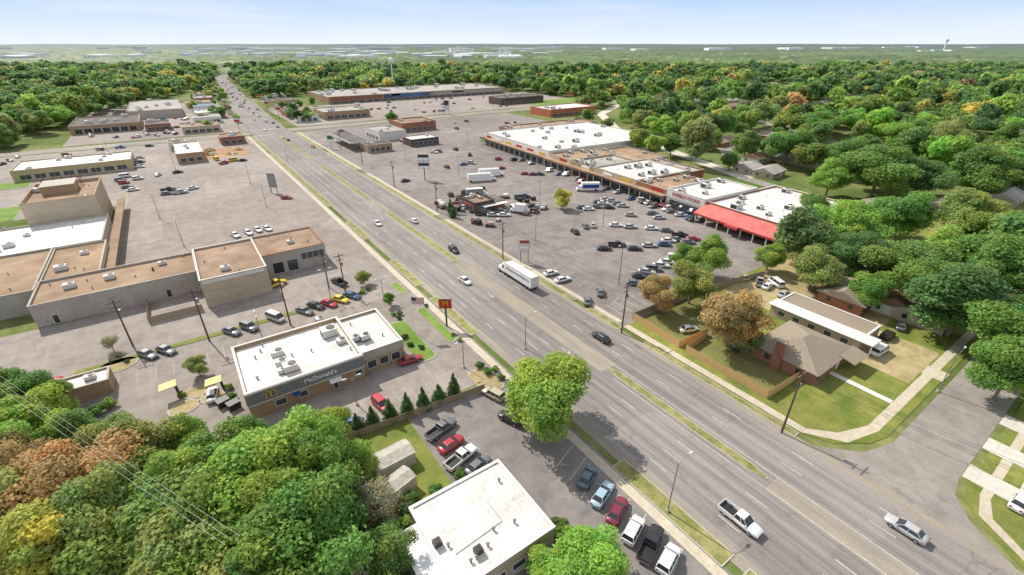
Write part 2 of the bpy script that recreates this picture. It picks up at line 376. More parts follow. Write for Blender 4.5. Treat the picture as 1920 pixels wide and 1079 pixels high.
stalls(34.6,16.5,0,3.05,8,20,5.4,markw); stalls(22,44,0,3,6,10,5.0,markf)
for k in range(8): mb.line((78+k*1.1,116),(80+k*1.1,122),.15,.024,markw)
my.rect(-24.8,-24.6,158,292,.024,marky)
struct('parking_marking',mb); struct('yellow_marking',my)
# ------------------------------------------------------------------ buildings
def rooftop_unit(par,x,y,z,w=1.8,d=1.4,h=1.1):
    m=MB(); m.box(x-w/2,x+w/2,y-d/2,y+d/2,z,z+.12,darkmetal); m.box(x-w/2+.06,x+w/2-.06,y-d/2+.06,y+d/2-.06,z+.12,z+h,offw)
    m.cyl((x+w*.15,y,z+h),(x+w*.15,y,z+h+.12),d*.34,d*.34,12,darkmetal)
    m.box(x-w/2+.02,x-w/2+.05,y-d/2+.2,y+d/2-.2,z+.3,z+h-.2,darkmetal)
    obj('rooftop_unit',m,par)
def bldg(name,label,cat,x0,y0,w,d,h,wall,roof,ang=0.0,par=.6,op=(),units=0,vents=0,seed=1,cap=None,group=None,usz=1.0):
    root=obj(name,None,loc=(x0,y0,0),rz=ang,label=label,cat=cat,group=group)
    t=.3
    m=MB(); m.add([(0,0,0),(w,0,0),(w,d,0),(0,d,0),(0,0,h),(w,0,h),(w,d,h),(0,d,h)],[(0,1,5,4),(1,2,6,5),(2,3,7,6),(3,0,4,7)],wall)
    zi=h-par
    m.add([(t,t,zi),(w-t,t,zi),(w-t,d-t,zi),(t,d-t,zi),(t,t,h),(w-t,t,h),(w-t,d-t,h),(t,d-t,h)],[(4,5,1,0),(5,6,2,1),(6,7,3,2),(7,4,0,3)],wall)
    obj('wall',m,root)
    c=cap or kerb_m; m=MB(); e=.06
    m.box(-e,w+e,-e,t+e,h,h+.1,c); m.box(-e,w+e,d-t-e,d+e,h,h+.1,c); m.box(-e,t+e,t+e,d-t-e,h,h+.1,c); m.box(w-t-e,w+e,t+e,d-t-e,h,h+.1,c)
    obj('coping',m,root)
    obj('roof',MB().rect(t,w-t,t,d-t,zi,roof),root)
    r=random.Random(seed)
    for i in range(units):
        s=r.uniform(.8,1.5)*usz; rooftop_unit(root,r.uniform(2,w-2) if w>5 else w/2,r.uniform(2,d-2) if d>5 else d/2,zi,1.9*s,1.4*s,1.0*s)
    for i in range(vents):
        x=r.uniform(1,w-1);y=r.uniform(1,d-1); obj('roof_vent',MB().cyl((x,y,zi),(x,y,zi+.55),.14,.14,8,metal).cyl((x,y,zi+.55),(x,y,zi+.7),.24,.1,8,metal),root)
    for o in op:
        side,a,b,z0,z1,mt,nm=o; p=.04; m=MB(); fr=.12
        def bx(a,b,z0,z1,p,mt):
            if side=='S': m.box(a,b,-p,.02,z0,z1,mt)
            if side=='N': m.box(a,b,d-.02,d+p,z0,z1,mt)
            if side=='W': m.box(-p,.02,a,b,z0,z1,mt)
            if side=='E': m.box(w-.02,w+p,a,b,z0,z1,mt)
        if nm in('window','door','garage_door','shopfront'):
            bx(a+fr,b-fr,z0+fr,z1-fr,.03,mt)
            bx(a,b,z0,z0+fr,.08,offw); bx(a,b,z1-fr,z1,.08,offw); bx(a,a+fr,z0+fr,z1-fr,.08,offw); bx(b-fr,b,z0+fr,z1-fr,.08,offw)
            k=max(1,int((b-a)/1.6))
            for i in range(1,k): q=a+(b-a)*i/k; bx(q-.04,q+.04,z0+fr,z1-fr,.06,offw)
        else: bx(a,b,z0,z1,.1,mt)
        obj(nm,m,root)
    return root
def wins(side,a,b,n,z0,z1,frac=.7,mt=None,nm='window'):
    s=(b-a)/n; return [(side,a+i*s+s*(1-frac)/2,a+i*s+s*(1+frac)/2,z0,z1,mt or glassb,nm) for i in range(n)]
b=bldg('office_building','low flat-roofed office with bright white membrane roof beside parked cars','building',12,28,14,13,4.2,stucco,white_roof,par=.12,op=wins('E',1,12,4,1,2.4)+wins('S',1,13,4,1,2.4),vents=7,seed=4,cap=white)
m=MB().box(-2.6,0,1,10.6,0,3.6,stucco).box(-2.75,-.01,.85,10.75,3.6,3.75,white); obj('annex',m,b)
for u,v in((820,1022),(897,1036)):
    x,y=P(u,v,4.2); m=MB(); x-=12;y-=28
    m.box(x-.65,x+.65,y-.55,y+.55,4.1,4.25,offw); m.box(x-.5,x+.5,y-.45,y+.45,4.25,5.0,darkmetal); m.cyl((x,y,5.0),(x,y,5.06),.38,.38,14,black); obj('rooftop_unit',m,b)
m=MB().cyl((2,4,4.16),(9,4.5,4.16),.04,.04,5,greyp).cyl((9,4.5,4.16),(9,8,4.16),.04,.04,5,greyp); obj('conduit',m,b)
b=bldg('restaurant','single-storey fast food restaurant with white flat roof and grey metal band','restaurant',-2.3,75.8,20.2,16.8,5.6,brickt,white_roof,par=.8,cap=whitew,
  op=[('S',4,6,1,2.4,glassb,'window'),('S',8,9.6,1,2.4,glassb,'window'),('S',14,15,.1,2.3,glassb,'door'),('S',18.2,19.8,1,2.6,glassb,'window')]+wins('W',2,15,4,1,2.5),vents=8,seed=8)
obj('fascia',MB().box(-.12,20.3,-.14,-.01,3.0,5.5,M('metal_fascia',A(124,124,126,.85),A(146,146,148,.85),scale=1,stretch=(6,6,.5),amt=.06)),b)
obj('fascia_trim',MB().box(-.2,20.35,-.22,-.145,5.3,5.66,whitew).box(-.2,20.35,-.22,-.145,2.9,3.05,whitew),b)
lettering("McDonald's",1.22,white,b,(12.2,-.2,4.2),'S')
m=MB()
for k in(0,1):
    pts=[(3.0+k*.8+.4-.4*math.cos(t*math.pi/10),3.5+1.5*math.sin(t*math.pi/10)) for t in range(11)]
    for p,q in zip(pts,pts[1:]): m.cyl((p[0],-.25,p[1]),(q[0],-.25,q[1]),.1,.1,6,yellow)
obj('emblem',m,b)
obj('canopy',MB().box(7,8.2,-1.2,-.23,2.6,2.75,blue).box(13.4,15.6,-1.5,-.23,2.6,2.75,white),b)
for u,v,s in((520,663,1.2),(545,690,1.4),(527,680,1.1),(617,625,1.7),(640,640,1.0),(665,635,1.0),(684,632,1.1),(600,600,1.0),(530,695,.9)):
    x,y=P(u,v,5.2); rooftop_unit(b,x+2.3,y-75.8,4.8,1.8*s,1.5*s,1.0*s)
b=bldg('restaurant_dining_wing','lower dining wing with tan brick and large windows beside driveway','restaurant',17.95,77.2,8.6,15.2,4.9,brickt,white_roof,par=.5,cap=whitew,
  op=wins('S',.6,8,3,.8,2.7,.8)+wins('E',1,14,5,.8,2.7,.8),vents=2)
obj('fascia',MB().box(.02,8.7,-.12,-.01,3.1,4.8,greyw).box(8.61,8.72,0,15,3.1,4.8,greyw),b)
fr=[('S',2.2,5.2,.1,3.6,black,'garage_door'),('S',6.0,9,.1,3.6,glassb,'garage_door'),('S',10,16.6,2.6,4.8,glassb,'window'),('E',1,6,2.6,4.8,glassb,'window')]
bldg('garage_building','flat-roofed garage with open bay doors and strip windows','building',10,135.5,17,17,6.2,greyw,brn_roof,par=.35,op=fr,units=1,vents=4,seed=3,cap=brickw)
bldg('store_building','taller beige block with brown gravel roof beside garage','building',-5,125,14.9,23.8,7.4,stucco,brn_roof,par=.5,units=1,vents=4,seed=9,cap=whitew,op=[('S',0.5,14.2,6.3,7.2,whitew,'sign_band')])
bldg('store_building','long low grey retail block with brown gravel roof','building',-38,136.5,32.9,15.3,5.6,greyw,tan_roof,par=.5,units=3,vents=6,seed=10,op=[('S',3,4.2,.1,2.4,darkmetal,'door'),('S',25,26.2,.1,2.4,darkmetal,'door')])
bldg('store_building','wide grey retail building with brown gravel roof','building',-112,146,73.9,32,5.8,greyw,tan_roof,par=.5,units=7,vents=10,seed=12,op=[('S',60,66,1,3,glassb,'window'),('S',40,50,1,3,glassb,'window')])
bldg('store_building','retail wing with brown roof along car park','building',-38,152.0,12,26,5.4,stucco,tan_roof,par=.4,units=2,vents=4,seed=13)
bldg('store_building','retail building with clean white membrane roof','building',-90,178.2,63,29.5,5.6,stucco,white_roof,par=.5,units=9,vents=8,seed=14)
obj('covered_walkway',MB().box(-25.95,-23.6,156,236,3.4,3.75,brn_roof).box(-24,-23.8,156,156.2,0,3.4,whitew),label='covered concrete walkway along beige retail wall',cat='walkway')
b=bldg('theatre_building','tall tan windowless block rising above retail centre','building',-47.5,208,19,29,12.5,stucco,brn_roof,par=1.0,units=2,vents=4,seed=15,cap=brickt,op=[('E',.2,28.5,0.2,4,brickt,'base_band')]+[('E',3+i*4,3.6+i*4,4,11.8,brickt,'pilaster') for i in range(6)])
obj('roof_block',MB().box(4,13,12,22,11.4,14.5,brickt).box(3.8,13.2,11.8,22.2,14.5,14.7,kerb_m),b)
for k in range(5): obj('roof_frame',MB().box(3+k*2.6,3.2+k*2.6,23,23.2,11.5,15,rust).box(3+k*2.6,3.2+k*2.6,27,27.2,11.5,15,rust).box(3+k*2.6,3.2+k*2.6,23.2,27,14.8,15,rust),b)
bldg('store_building','small white-roofed brick store standing alone in car park','building',-3.5,312,13,38,5.4,brickt,white_roof,par=.4,units=2,vents=3,seed=16,op=wins('S',1,12,3,.8,3,.8,nm='shopfront')+wins('E',2,36,6,.8,3,.6))
bldg('store_building','long low store with pale yellow facade and white roof','building',-69,312.5,46,26,5.2,yelw,white_roof,par=.5,units=6,vents=6,seed=17,op=wins('S',2,44,8,.6,3,.8,nm='shopfront')+wins('E',2,24,4,.6,3,.7,nm='shopfront'))
bldg('store_building','dark-roofed auto repair shop with brick walls','building',-62,462,41,55,6,brickt,dark_roof,par=.5,units=6,seed=18,op=wins('S',2,39,7,.4,3.8,.8,black,'garage_door'),usz=1.6)
bldg('store_building','large pale-roofed warehouse store beyond cross street','building',-30,530,40,100,7,greyw,grey_roof,par=.5,units=8,seed=19,op=wins('E',4,96,9,.4,3.8,.6,black,'garage_door'),usz=1.8)
bldg('store_building','small flat tan-roofed restaurant near intersection','building',4,420,24,22,5,stucco,tan_roof,par=.5,units=3,seed=20,op=wins('S',1,23,5,.6,3,.8,nm='shopfront'))
bldg('store_building','low shop with faded blue metal roof','building',20,560,18,26,5,whitew,blue_roof,par=.2,op=wins('E',2,24,4,.6,3,.8,nm='shopfront'))
for i,(x,y,w,d,wl,rf) in enumerate(((16,596,22,30,brickt,tan_roof),(14,470,20,24,whitew,grey_roof),(-18,450,16,22,brickw,dark_roof),(18,505,22,28,stucco,white_roof),(26,650,18,30,brickw,grey_roof),(34,710,20,26,whitew,tan_roof),(45,800,20,30,stucco,white_roof),(86,432,16,18,whitew,grey_roof),(84,470,15,26,brickw,tan_roof),(88,520,18,24,stucco,white_roof),(92,570,22,30,brickt,dark_roof),(96,640,22,26,whitew,white_roof),(104,720,24,26,brickt,grey_roof),(112,820,24,30,whitew,tan_roof),(-6,356,9,10,whitew,tan_roof),(22,358,14,16,brickw,brn_roof))):
    bldg('roadside_shop','small flat-roofed roadside shop along the far avenue','shop',x,y,w,d,5,wl,rf,par=.4,units=2,seed=60+i,usz=1.4,op=wins('S',1,w-1,3,.6,3,.8,nm='shopfront')+wins('E',2,d-2,3,.6,3,.7,nm='shopfront'))
b=bldg('shopping_centre','long distant shopping centre with red and blue storefronts','building',143,552,227,88,7.5,brickt,grey_roof,par=.6,units=26,seed=21,usz=2.2,op=[('S',2,60,3,6.9,brickw,'facade_panel'),('S',62,120,3,7.0,M('blue_front',A(86,112,150),A(110,134,170)),'facade_panel'),('S',124,225,3,6.2,greyw,'facade_panel')]+[('S',72,82,5,6.8,red,'sign_panel'),('S',150,166,4.6,6,white,'sign_panel')]+wins('S',4,223,24,.4,2.8,.85,nm='shopfront'))
bldg('store_building','brick store with grey roof beyond intersection','building',107,435,40,34,6.5,brickt,grey_roof,par=.5,units=5,seed=22,usz=1.6,op=wins('S',2,38,6,.6,3.4,.8,nm='shopfront')+wins('W',2,32,5,.6,3.4,.8,nm='shopfront'))
bldg('store_building','white utility building with grey roof near petrol station','building',110,313,19,28,6,whitew,grey_roof,par=.5,units=3,seed=23,op=wins('W',2,26,4,.6,3,.7,nm='shopfront'))
bldg('store_building','dark brick restaurant with flat roof','building',137,338,27,26,6.4,brickw,brn_roof,par=.6,units=3,seed=24,cap=brickw,op=wins('S',2,25,5,.8,3,.8))
bldg('store_building','small white-roofed fast food kiosk','building',120,284,19,14,4.6,darkw,white_roof,par=.4,units=2,seed=25,op=wins('S',1,18,5,.7,3,.8))
bldg('store_building','convenience store with dark roof beside fuel canopy','building',91,281,15,10.5,4.6,brickt,dark_roof,par=.4,units=2,seed=26,op=wins('S',1,14,4,.7,3,.8))
b=obj('fuel_canopy',None,loc=(84,292,0),label='petrol station canopy with dark roof over pumps',cat='canopy')
obj('canopy_roof',MB().box(0,12,0,42,4.6,5.4,whitew).rect(.2,11.8,.2,41.8,5.42,dark_roof),b)
for yy in(4,15,27,38):
    for xx in(3,9): obj('column',MB().cyl((xx,yy,0),(xx,yy,4.6),.18,.18,8,metal),b)
    obj('fuel_pump',MB().box(5.4,6.6,yy-.5,yy+.5,.0,.2,kerb_m).box(5.6,6.4,yy-.35,yy+.35,.2,1.7,green),b)
kb=bldg('store_building','closed kiosk with patchy brown roof in car park','building',86,149,9,13,4.2,darkw,tan_roof,par=.7,units=5,vents=3,seed=27,op=wins('S',1,8,3,.8,2.6,.7)+wins('W',1,12,4,.8,2.6,.7),cap=darkmetal)
obj('lean_to',MB().box(9.1,14.5,1,9,0,2.8,brickw).box(8.98,15,.6,9.4,2.8,2.95,dark_roof).box(-.5,-.08,2,8,2.5,3.1,fred).box(3,14,-2.6,-.1,2.7,2.85,offw).box(3.1,3.3,-2.5,-2.3,0,2.7,offw).box(13.6,13.8,-2.5,-2.3,0,2.7,offw),kb)
for i in range(26):
    x=random.uniform(78,112); y=random.choice((random.uniform(134,146),random.uniform(163,178),random.uniform(134,178)))
    if 84<x<102 and 146<y<163: continue
    m=MB(); s=random.uniform(.8,1.6); m.box(-1.2*s,1.2*s,-.8*s,.8*s,.0,.5*s,random.choice((darkmetal,rust,wood))); m.box(-1.0*s,.4*s,-.7*s,.7*s,.5*s,1.2*s,random.choice((offw,darkmetal,greyp,wood))); m.box(.42*s,1.1*s,-.5*s,.6*s,.5*s,.9*s,random.choice((rust,greyp,fred)))
    obj('equipment_stack',m,loc=(x,y,.03),rz=random.uniform(0,3),label='untidy stack of crates and equipment near the kiosk',cat='crates',group='equipment stacks by kiosk')
bldg('store_building','low shop with orange front panel','building',276,338,54,30,6.5,orangew,white_roof,par=.6,units=5,seed=28,usz=1.5,op=wins('S',2,52,8,.4,3,.8,nm='shopfront'))
bldg('store_building','dark flat office block beyond car park','building',292,440,56,26,7,darkw,dark_roof,par=.5,units=4,seed=29,usz=1.6,op=wins('S',2,54,10,1,3,.6))
x,y=P(1095,182); bldg('store_building','brick school block among distant trees','building',x,y,120,40,8,brickw,grey_roof,par=.5,units=6,seed=30,usz=2,op=wins('S',2,118,20,1,3,.6))
MA=-math.atan2(12.5,198.6); mo=Vector((152.5,73.8)); mu=Vector((.0628,.998)); mv=Vector((.998,-.0628))
def mall(s0,s1,d0,d1,h,wall,roof,label,**k):
    p=mo+mu*s0+mv*d0
    return bldg('shop_unit',label,'shop',p.x,p.y,d1-d0,s1-s0,h,wall,roof,ang=MA,**k)
AL=34
sm=mall(-12,22,0,42,6.6,brickw,white_roof,'supermarket with white roof and long faded red awning',units=12,vents=10,seed=31,usz=1.3,cap=whitew)
o=MB(); o.add([(-6.6,0,3.6),(-6.6,AL,3.6),(0,AL,5.9),(0,0,5.9),(-6.6,0,3.3),(-6.6,AL,3.3)],[(3,2,1,0),(0,1,5,4)],redroof)
o.box(-6.7,-6.6,0,AL,3.0,3.6,fred); o.add([(-6.6,0,3.6),(0,0,5.9),(0,0,3.3),(-6.6,0,3.3)],[(0,1,2,3)],redroof); obj('awning',o,sm)
for i in range(8): obj('column',MB().box(-6.5,-6.2,.6+i*4.6,.9+i*4.6,0,3.0,whitew),sm)
for a,b_ in((1,4),(5,9),(10,14),(15,20),(23,32)): obj('shopfront',MB().box(-.06,.0,a,b_,.4,2.8,glassb).box(-.09,-.061,a-.1,b_+.1,2.8,3.0,offw).box(-.09,-.061,(a+b_)/2-.05,(a+b_)/2+.05,.4,2.8,offw),sm)
obj('entrance_canopy',MB().box(-8.3,-6.72,15,20,2.9,3.65,fred),sm)
sn=mall(22.1,40,-1.2,30,7.4,whitew,white_roof,'white-fronted supermarket entrance block with red lettering',units=5,seed=32,usz=1.3,cap=whitew)
lettering('SUPERLO FOODS',1.7,red,sn,(-.14,8.6,5.9),'W')
obj('shopfront',MB().box(-.08,0,2,16,.2,3.6,glassb),sn); obj('fascia',MB().box(-.06,-.005,0,17.9,3.9,4.5,greyw),sn)
segs=[(40.1,58,0,26,6.2,brickw,tan_roof),(58.1,86,0,34,6.4,stucco,white_roof),(86.1,104,0,28,6.0,brickt,grey_roof),(104.1,123,0,30,6.3,stucco,tan_roof),(123.1,196,0,84,7.4,whitew,white_roof),(196.1,215,22,95,6.6,brickw,tan_roof)]
for i,(a,b1,c0,c1,h,wl,rf) in enumerate(segs):
    s=mall(a,b1,c0,c1,h,wl,rf,'strip mall unit with '+('white' if rf is white_roof else 'tan gravel')+' roof and dark shopfront',units=7 if i!=4 else 22,vents=7,seed=40+i,usz=1.3)
    L=b1-a; obj('shopfront',MB().box(-.06,0,.5,L-.5,.2,3.0,glassb),s)
    if c0==0:
        obj('canopy',MB().box(-3.4,-.08,0,L,3.5,4.3,[darkw,darkw,brickw,brickw,darkw,darkw][i]).box(-3.42,-.1,0,L,4.3,4.42,tan_roof),s)
        for k in range(int(L/6)+1): obj('column',MB().box(-3.3,-3.1,.3+k*5.9,.5+k*5.9,0,3.5,whitew),s)
        for k in range(int(L/12)):
            q=6+k*12; obj('sign_panel',MB().box(-.14,-.02,q-3,q+3,4.6,5.7,[red,yellow,white,red,yellow,red][(i+k)%6]),s)
mall(58.2,86,35,44,5.5,brickw,grey_roof,'rear brick service block',units=3,seed=51); mall(88,120,30.5,52,5.4,stucco,tan_roof,'rear storage block with tan roof',units=3,seed=52)
def house(name,label,x,y,w,d,h,ang,wall,roof,rise=1.6,hip=False,chim=False,ops=True,ov=.5,group=None):
    r=obj(name,None,loc=(x,y,0),rz=ang,label=label,cat='house',group=group)
    obj('wall',MB().box(-w/2,w/2,-d/2,d/2,0,h,wall),r)
    e=w/2+ov; f=d/2+ov; k=(f if hip else 0); m=MB(); z=h+rise
    v=[(-e,-f,h-.1),(e,-f,h-.1),(e,f,h-.1),(-e,f,h-.1),(-e+k,0,z),(e-k,0,z)]
    m.add(v,[(0,1,5,4),(2,3,4,5),(1,2,5),(3,0,4),(3,2,1,0)],roof); rr=obj('roof',m,r)
    if chim: obj('chimney',MB().box(-w/2-.7,-w/2-.02,.2,1.9,0,z+1,brickw).box(-w/2-.8,-w/2+.1,.1,2,z+1,z+1.15,kerb_m),rr)
    if ops:
        for i,xx in enumerate(np.linspace(-w/2+1.5,w/2-1.5,4)):
            obj('door' if i==2 else 'window',MB().box(xx-.55,xx+.55,-d/2-.05,-d/2,(.1 if i==2 else 1),2.2,glass if i!=2 else white),r)
        for yy in(-d/4,d/4): obj('window',MB().box(-w/2-.05,-w/2,yy-.5,yy+.5,1,2.1,glass),r)
    return r
h1=house('brick_house','single-storey brick house with grey-brown shingle roof on corner lawn',94.5,31,15,12.5,2.9,0,brickw,shing,2.4,True,True)
obj('porch_roof',MB().add([(2,-9,2.6),(8,-9,2.6),(8,-6,3.2),(2,-6,3.2),(2,-9,2.45),(8,-9,2.45),(8,-6,3.05),(2,-6,3.05)],[(0,1,2,3),(7,6,5,4),(0,4,5,1),(1,5,6,2),(3,7,4,0)],shing),h1)
b=bldg('carport_house','long low flat-roofed house with pale roof strip and brown roof','house',106,25,10.5,19,2.9,stucco,shing,par=.08,cap=palew,op=wins('S',1,9,3,.9,2.2,.6)+wins('W',1,18,5,.9,2.2,.5))
obj('carport_roof',MB().box(-.6,3.6,-2.5,19.6,3.02,3.16,palew).box(-.5,-.35,-2.4,-2.25,0,3.0,white).box(3.3,3.45,-2.4,-2.25,0,3.0,white),b)
house('garden_shed','pale metal garden shed with low gable roof',14.3,52.6,5.6,3.6,2.3,.05,shedm,shedm,.4,ops=False,ov=.1)
house('garden_shed','second weathered pale shed with sloping roof',11.6,47.4,7.2,3.0,2.2,.25,shedm,shedm,.4,ops=False,ov=.1)
x,y=P(150,755); bldg('kiosk','small white-roofed service kiosk by driveway','building',x-4,y,9,5,3,brickt,white_roof,par=.3,units=1)
HL='single-storey house with low gabled roof among trees'; HG='suburban houses'
HOUSES=[]
for i,(u,v,a,w) in enumerate(((1600,560,0,18),(1680,575,.1,14),(1730,600,0,10),(1352,272,.1,20),(1420,302,.0,16),(1400,322,.1,12),(1845,432,.1,18),(1790,452,.2,18),(1880,378,.0,18),(1630,400,.1,14),(1245,182,0,40),(1440,330,.1,14),(1755,398,.1,16),(1300,245,0,16),(1545,215,.1,20),(1500,175,.1,24),(1400,165,.1,30),(1610,205,.1,20),(1700,190,.1,24),(1230,150,.1,30))):
    x,y=P(u,v); house('suburban_house',HL,x,y,w,10,2.9,a,[brickw,whitew,stucco][i%3],[shing,shing2,grey_roof][i%3],2.0,group=HG); HOUSES.append((x,y))
for i in range(90):
    b_=random.uniform(230,900); a_=random.uniform(-.1,1)*b_*1.0; x=a_*math.cos(HD)+b_*math.sin(HD); y=-a_*math.sin(HD)+b_*math.cos(HD)
    if x<235 or (x<345 and y>180 and y<400) or (x<420 and 385<y<660): continue
    house('suburban_house',HL,x,y,random.uniform(14,24),11,2.9,random.choice((0,1.57,.1)),[brickw,whitew,stucco][i%3],[shing,shing2,grey_roof][i%3],2.2,ops=b_<450,group=HG); HOUSES.append((x,y))
for i in range(48):
    x,y=P(random.uniform(0,1000),random.uniform(112,170))
    if (x<-20 or x>150) and not(125<x<420 and y<660): house('suburban_house',HL,x,y,random.uniform(16,40),14,3.5,random.choice((0,1.57,.1)),whitew,random.choice((grey_roof,white_roof,shing)),2.2,ops=False,group=HG); HOUSES.append((x,y))
def fence(label,pts,h,m,name='wooden_fence'):
    b=MB()
    for p,q in zip(pts,pts[1:]):
        p=Vector(p);q=Vector(q);L=(q-p).length;d=(q-p)/L;a=math.atan2(d.y,d.x);k=max(1,int(L/.3))
        for i in range(k):
            c=p+d*(i+.5)*L/k; b.obox(c,a,L/k*.93,.035,.05,h+(.03 if i%2 else 0)+random.uniform(-.03,.03),m)
        for z in(.4,h-.35):
            n=Vector((-d.y,d.x))*.045; c=(p+q)/2+n; b.obox(c,a,L,.05,z,z+.1,m)
    obj(name,b,label=label,cat='fence')
fence('tan plank fence round yard beside sidewalk',[(77.3,61),(76.5,47.5),(86,47)],1.9,fencem)
fence('tan plank fence along sidewalk and corner lawn',[(84,46.2),(76.3,45.6),(76.3,27.8),(87,27.5)],1.9,fencem)
fence('weathered plank fence behind shopping car park',[(77.3,61.2),(100,60.5),(125,56)],1.8,fence2)
fence('tan plank fence between back yards',[(104,45.5),(92,46)],1.7,fencem)
fence('pale boundary fence behind row of evergreen shrubs',[(9,61.6),(35,59.5)],1.5,fence2)
fence('weathered plank fence along rear wall of block',[(-17,124),(-6,124)],1.8,fence2); fence('weathered plank fence side return',[(-17,124.2),(-17,136)],1.8,fence2)
# ------------------------------------------------------------------ poles, lamps, wires
def upole(u,v,h=12.5):
    x,y=P(u,v); r=obj('utility_pole',None,loc=(x,y,0),label='tall wooden utility pole with crossarm beside road',cat='utility pole',group='utility poles')
    obj('pole',MB().cyl((0,0,0),(0,0,h),.19,.12,8,wood),r)
    obj('crossarm',MB().box(-1.3,1.3,-.06,.06,h-.7,h-.55,wood).box(-.9,.9,.07,.17,h-1.9,h-1.78,wood),r)
    for k in(-1.2,-.6,.6,1.2): obj('insulator',MB().cyl((k,0,h-.55),(k,0,h-.35),.05,.04,6,offw),r)
    obj('transformer',MB().cyl((.42,0,h-3.4),(.42,0,h-2.4),.24,.24,10,metal),r)
    return (x,y,h)
chain=[upole(*q) for q in((1465,812,12.8),(1165,625,12.5),(943,487,12),(820,398,12),(740,352,12),(680,310,12),(640,282,12))]
chain=[(78.5,-22,12.5)]+chain
upole2=[upole(*q) for q in((250,650,11.5),(393,640,13),(545,610,13),(648,548,11),(617,540,10))]
def wire(a,b,sag=.9,m=darkmetal):
    mb=MB(); n=8; pts=[]
    for i in range(n+1):
        t=i/n; pts.append((a[0]+(b[0]-a[0])*t,a[1]+(b[1]-a[1])*t,a[2]+(b[2]-a[2])*t-sag*4*t*(1-t)))
    for p,q in zip(pts,pts[1:]): mb.cyl(p,q,.02,.02,4,m)
    obj('power_line',mb,label='thin sagging overhead power line between poles',cat='cable',group='overhead power lines')
for p,q in zip(chain,chain[1:]):
    for k in(-1.2,-.6,.6,1.2): wire((p[0]+k,p[1],p[2]-.35),(q[0]+k,q[1],q[2]-.35))
    wire((p[0],p[1],p[2]-2.6),(q[0],q[1],q[2]-2.6),1.2)
for p,q in zip(upole2,upole2[1:]): 
    for k in(-1,1): wire((p[0]+k,p[1],p[2]-.4),(q[0]+k,q[1],q[2]-.4))
a=P(-120,640,15);b=P(420,1020,15)
for k in(0,.7,1.4): wire((a[0]+k,a[1],15),(b[0]+k,b[1],15),1.0,metal)
a=upole2[0]; b=P(-150,560,11); wire((a[0],a[1],a[2]-.4),(b[0],b[1],11))
def lamp(u,v,h=9,ang=0.0,arm=2.2,double=False,mt=None,lab='street lamp with curved arm beside road',xy=None):
    x,y=xy or P(u,v); mt=mt or metal
    r=obj('street_lamp',None,loc=(x,y,0),rz=math.radians(ang),label=lab,cat='street lamp',group='street and car park lamps')
    obj('pole',MB().cyl((0,0,0),(0,0,.5),.26,.26,8,kerb_m).cyl((0,0,.5),(0,0,h),.11,.07,8,mt),r)
    for s in((1,-1) if double else (1,)):
        obj('arm',MB().cyl((0,0,h-.1),(s*arm*.6,0,h+.35),.05,.045,6,mt).cyl((s*arm*.6,0,h+.35),(s*arm,0,h+.4),.045,.04,6,mt),r)
        obj('lamp_head',MB().loft([[(s*(arm-.1),-.1,h+.34),(s*(arm-.1),.1,h+.34),(s*(arm-.1),.1,h+.46),(s*(arm-.1),-.1,h+.46)],[(s*(arm+.35),-.18,h+.3),(s*(arm+.35),.18,h+.3),(s*(arm+.35),.15,h+.48),(s*(arm+.35),-.15,h+.48)],[(s*(arm+.75),-.1,h+.36),(s*(arm+.75),.1,h+.36),(s*(arm+.75),.08,h+.45),(s*(arm+.75),-.08,h+.45)]],offw),r)
lamp(0,0,9.5,0,xy=(42.4,23)); lamp(985,655,8,0); lamp(1758,735,8,0,4)
cl='tall car park lamp on concrete base'
for q in((345,462,9),(500,388,9),(540,305,9),(1012,382,10),(1130,425,9),(1004,452,10),(1160,532,11),(330,320,9),(470,345,9),(720,565,6),(870,690,6),(492,635,6),(670,760,6),(878,270,10),(926,210,11),(1192,345,8),(1290,330,9),(1085,270,8),(620,560,8),(760,300,10),(300,410,9),(205,290,9),(860,330,10),(1240,330,8),(1010,330,10)):
    lamp(q[0],q[1],q[2],random.choice((0,90)),1.0,True,mt=rust if q[2]==11 else metal,lab=cl)
for i in range(12):
    y=430+i*45; cx=np.interp(y,[p[1] for p in far],[p[0] for p in far]); lamp(0,0,10,0 if i%2 else 180,2.4,xy=(cx+(-15 if i%2 else 15),y))
def sign(name,label,u,v,h,w,bh,mats,legs=1,depth=.35,xy=None):
    x,y=xy or P(u,v); r=obj(name,None,loc=(x,y,0),rz=(-math.pi/5),label=label,cat='sign')
    if legs==1: obj('post',MB().cyl((0,0,0),(0,0,h),.22,.2,8,mats[0]),r)
    else:
        for s in(-1,1): obj('post',MB().box(s*w*.42-.12,s*w*.42+.12,-.12,.12,0,h,mats[0]),r)
    n=len(mats)-1
    for i,mt in enumerate(mats[1:]):
        zz=h-bh+bh*i/n; obj('sign_panel',MB().box(-w/2,w/2,-depth/2-.001*i,depth/2,zz,zz+bh/n-.06,mt),r)
    obj('sign_frame',MB().box(-w/2-.12,w/2+.12,-depth/2+.05,depth/2-.05,h-bh-.12,h+.12,greyp),r)
    return r
r=sign('restaurant_sign','orange-red restaurant pole sign with yellow arches beside driveway',838,612,7.2,2.7,2.3,[darkmetal,orange])
o=obj('lettering',text('M',1.9,yellow,.03,0),r,loc=(0,-.22,6.1)); o.rotation_euler=(math.pi/2,0,0)
sign('pylon_sign','tall shopping centre pylon sign with dark frame and white panels',797,338,12,5.0,6.5,[darkmetal,white,darkmetal,offw,white,darkmetal])
sign('road_sign_board','pale pylon sign with thin red strip by roadside',983,492,7.0,2.7,3.4,[metal,offw,white,offw,fred],legs=2)
sign('shop_sign','small red and white roadside sign board',856,400,4.5,2.4,2.0,[metal,white,red])
sign('shop_sign','blank dark framed sign board in empty car park',515,362,8.5,3.2,6,[rust,greyp],legs=2)
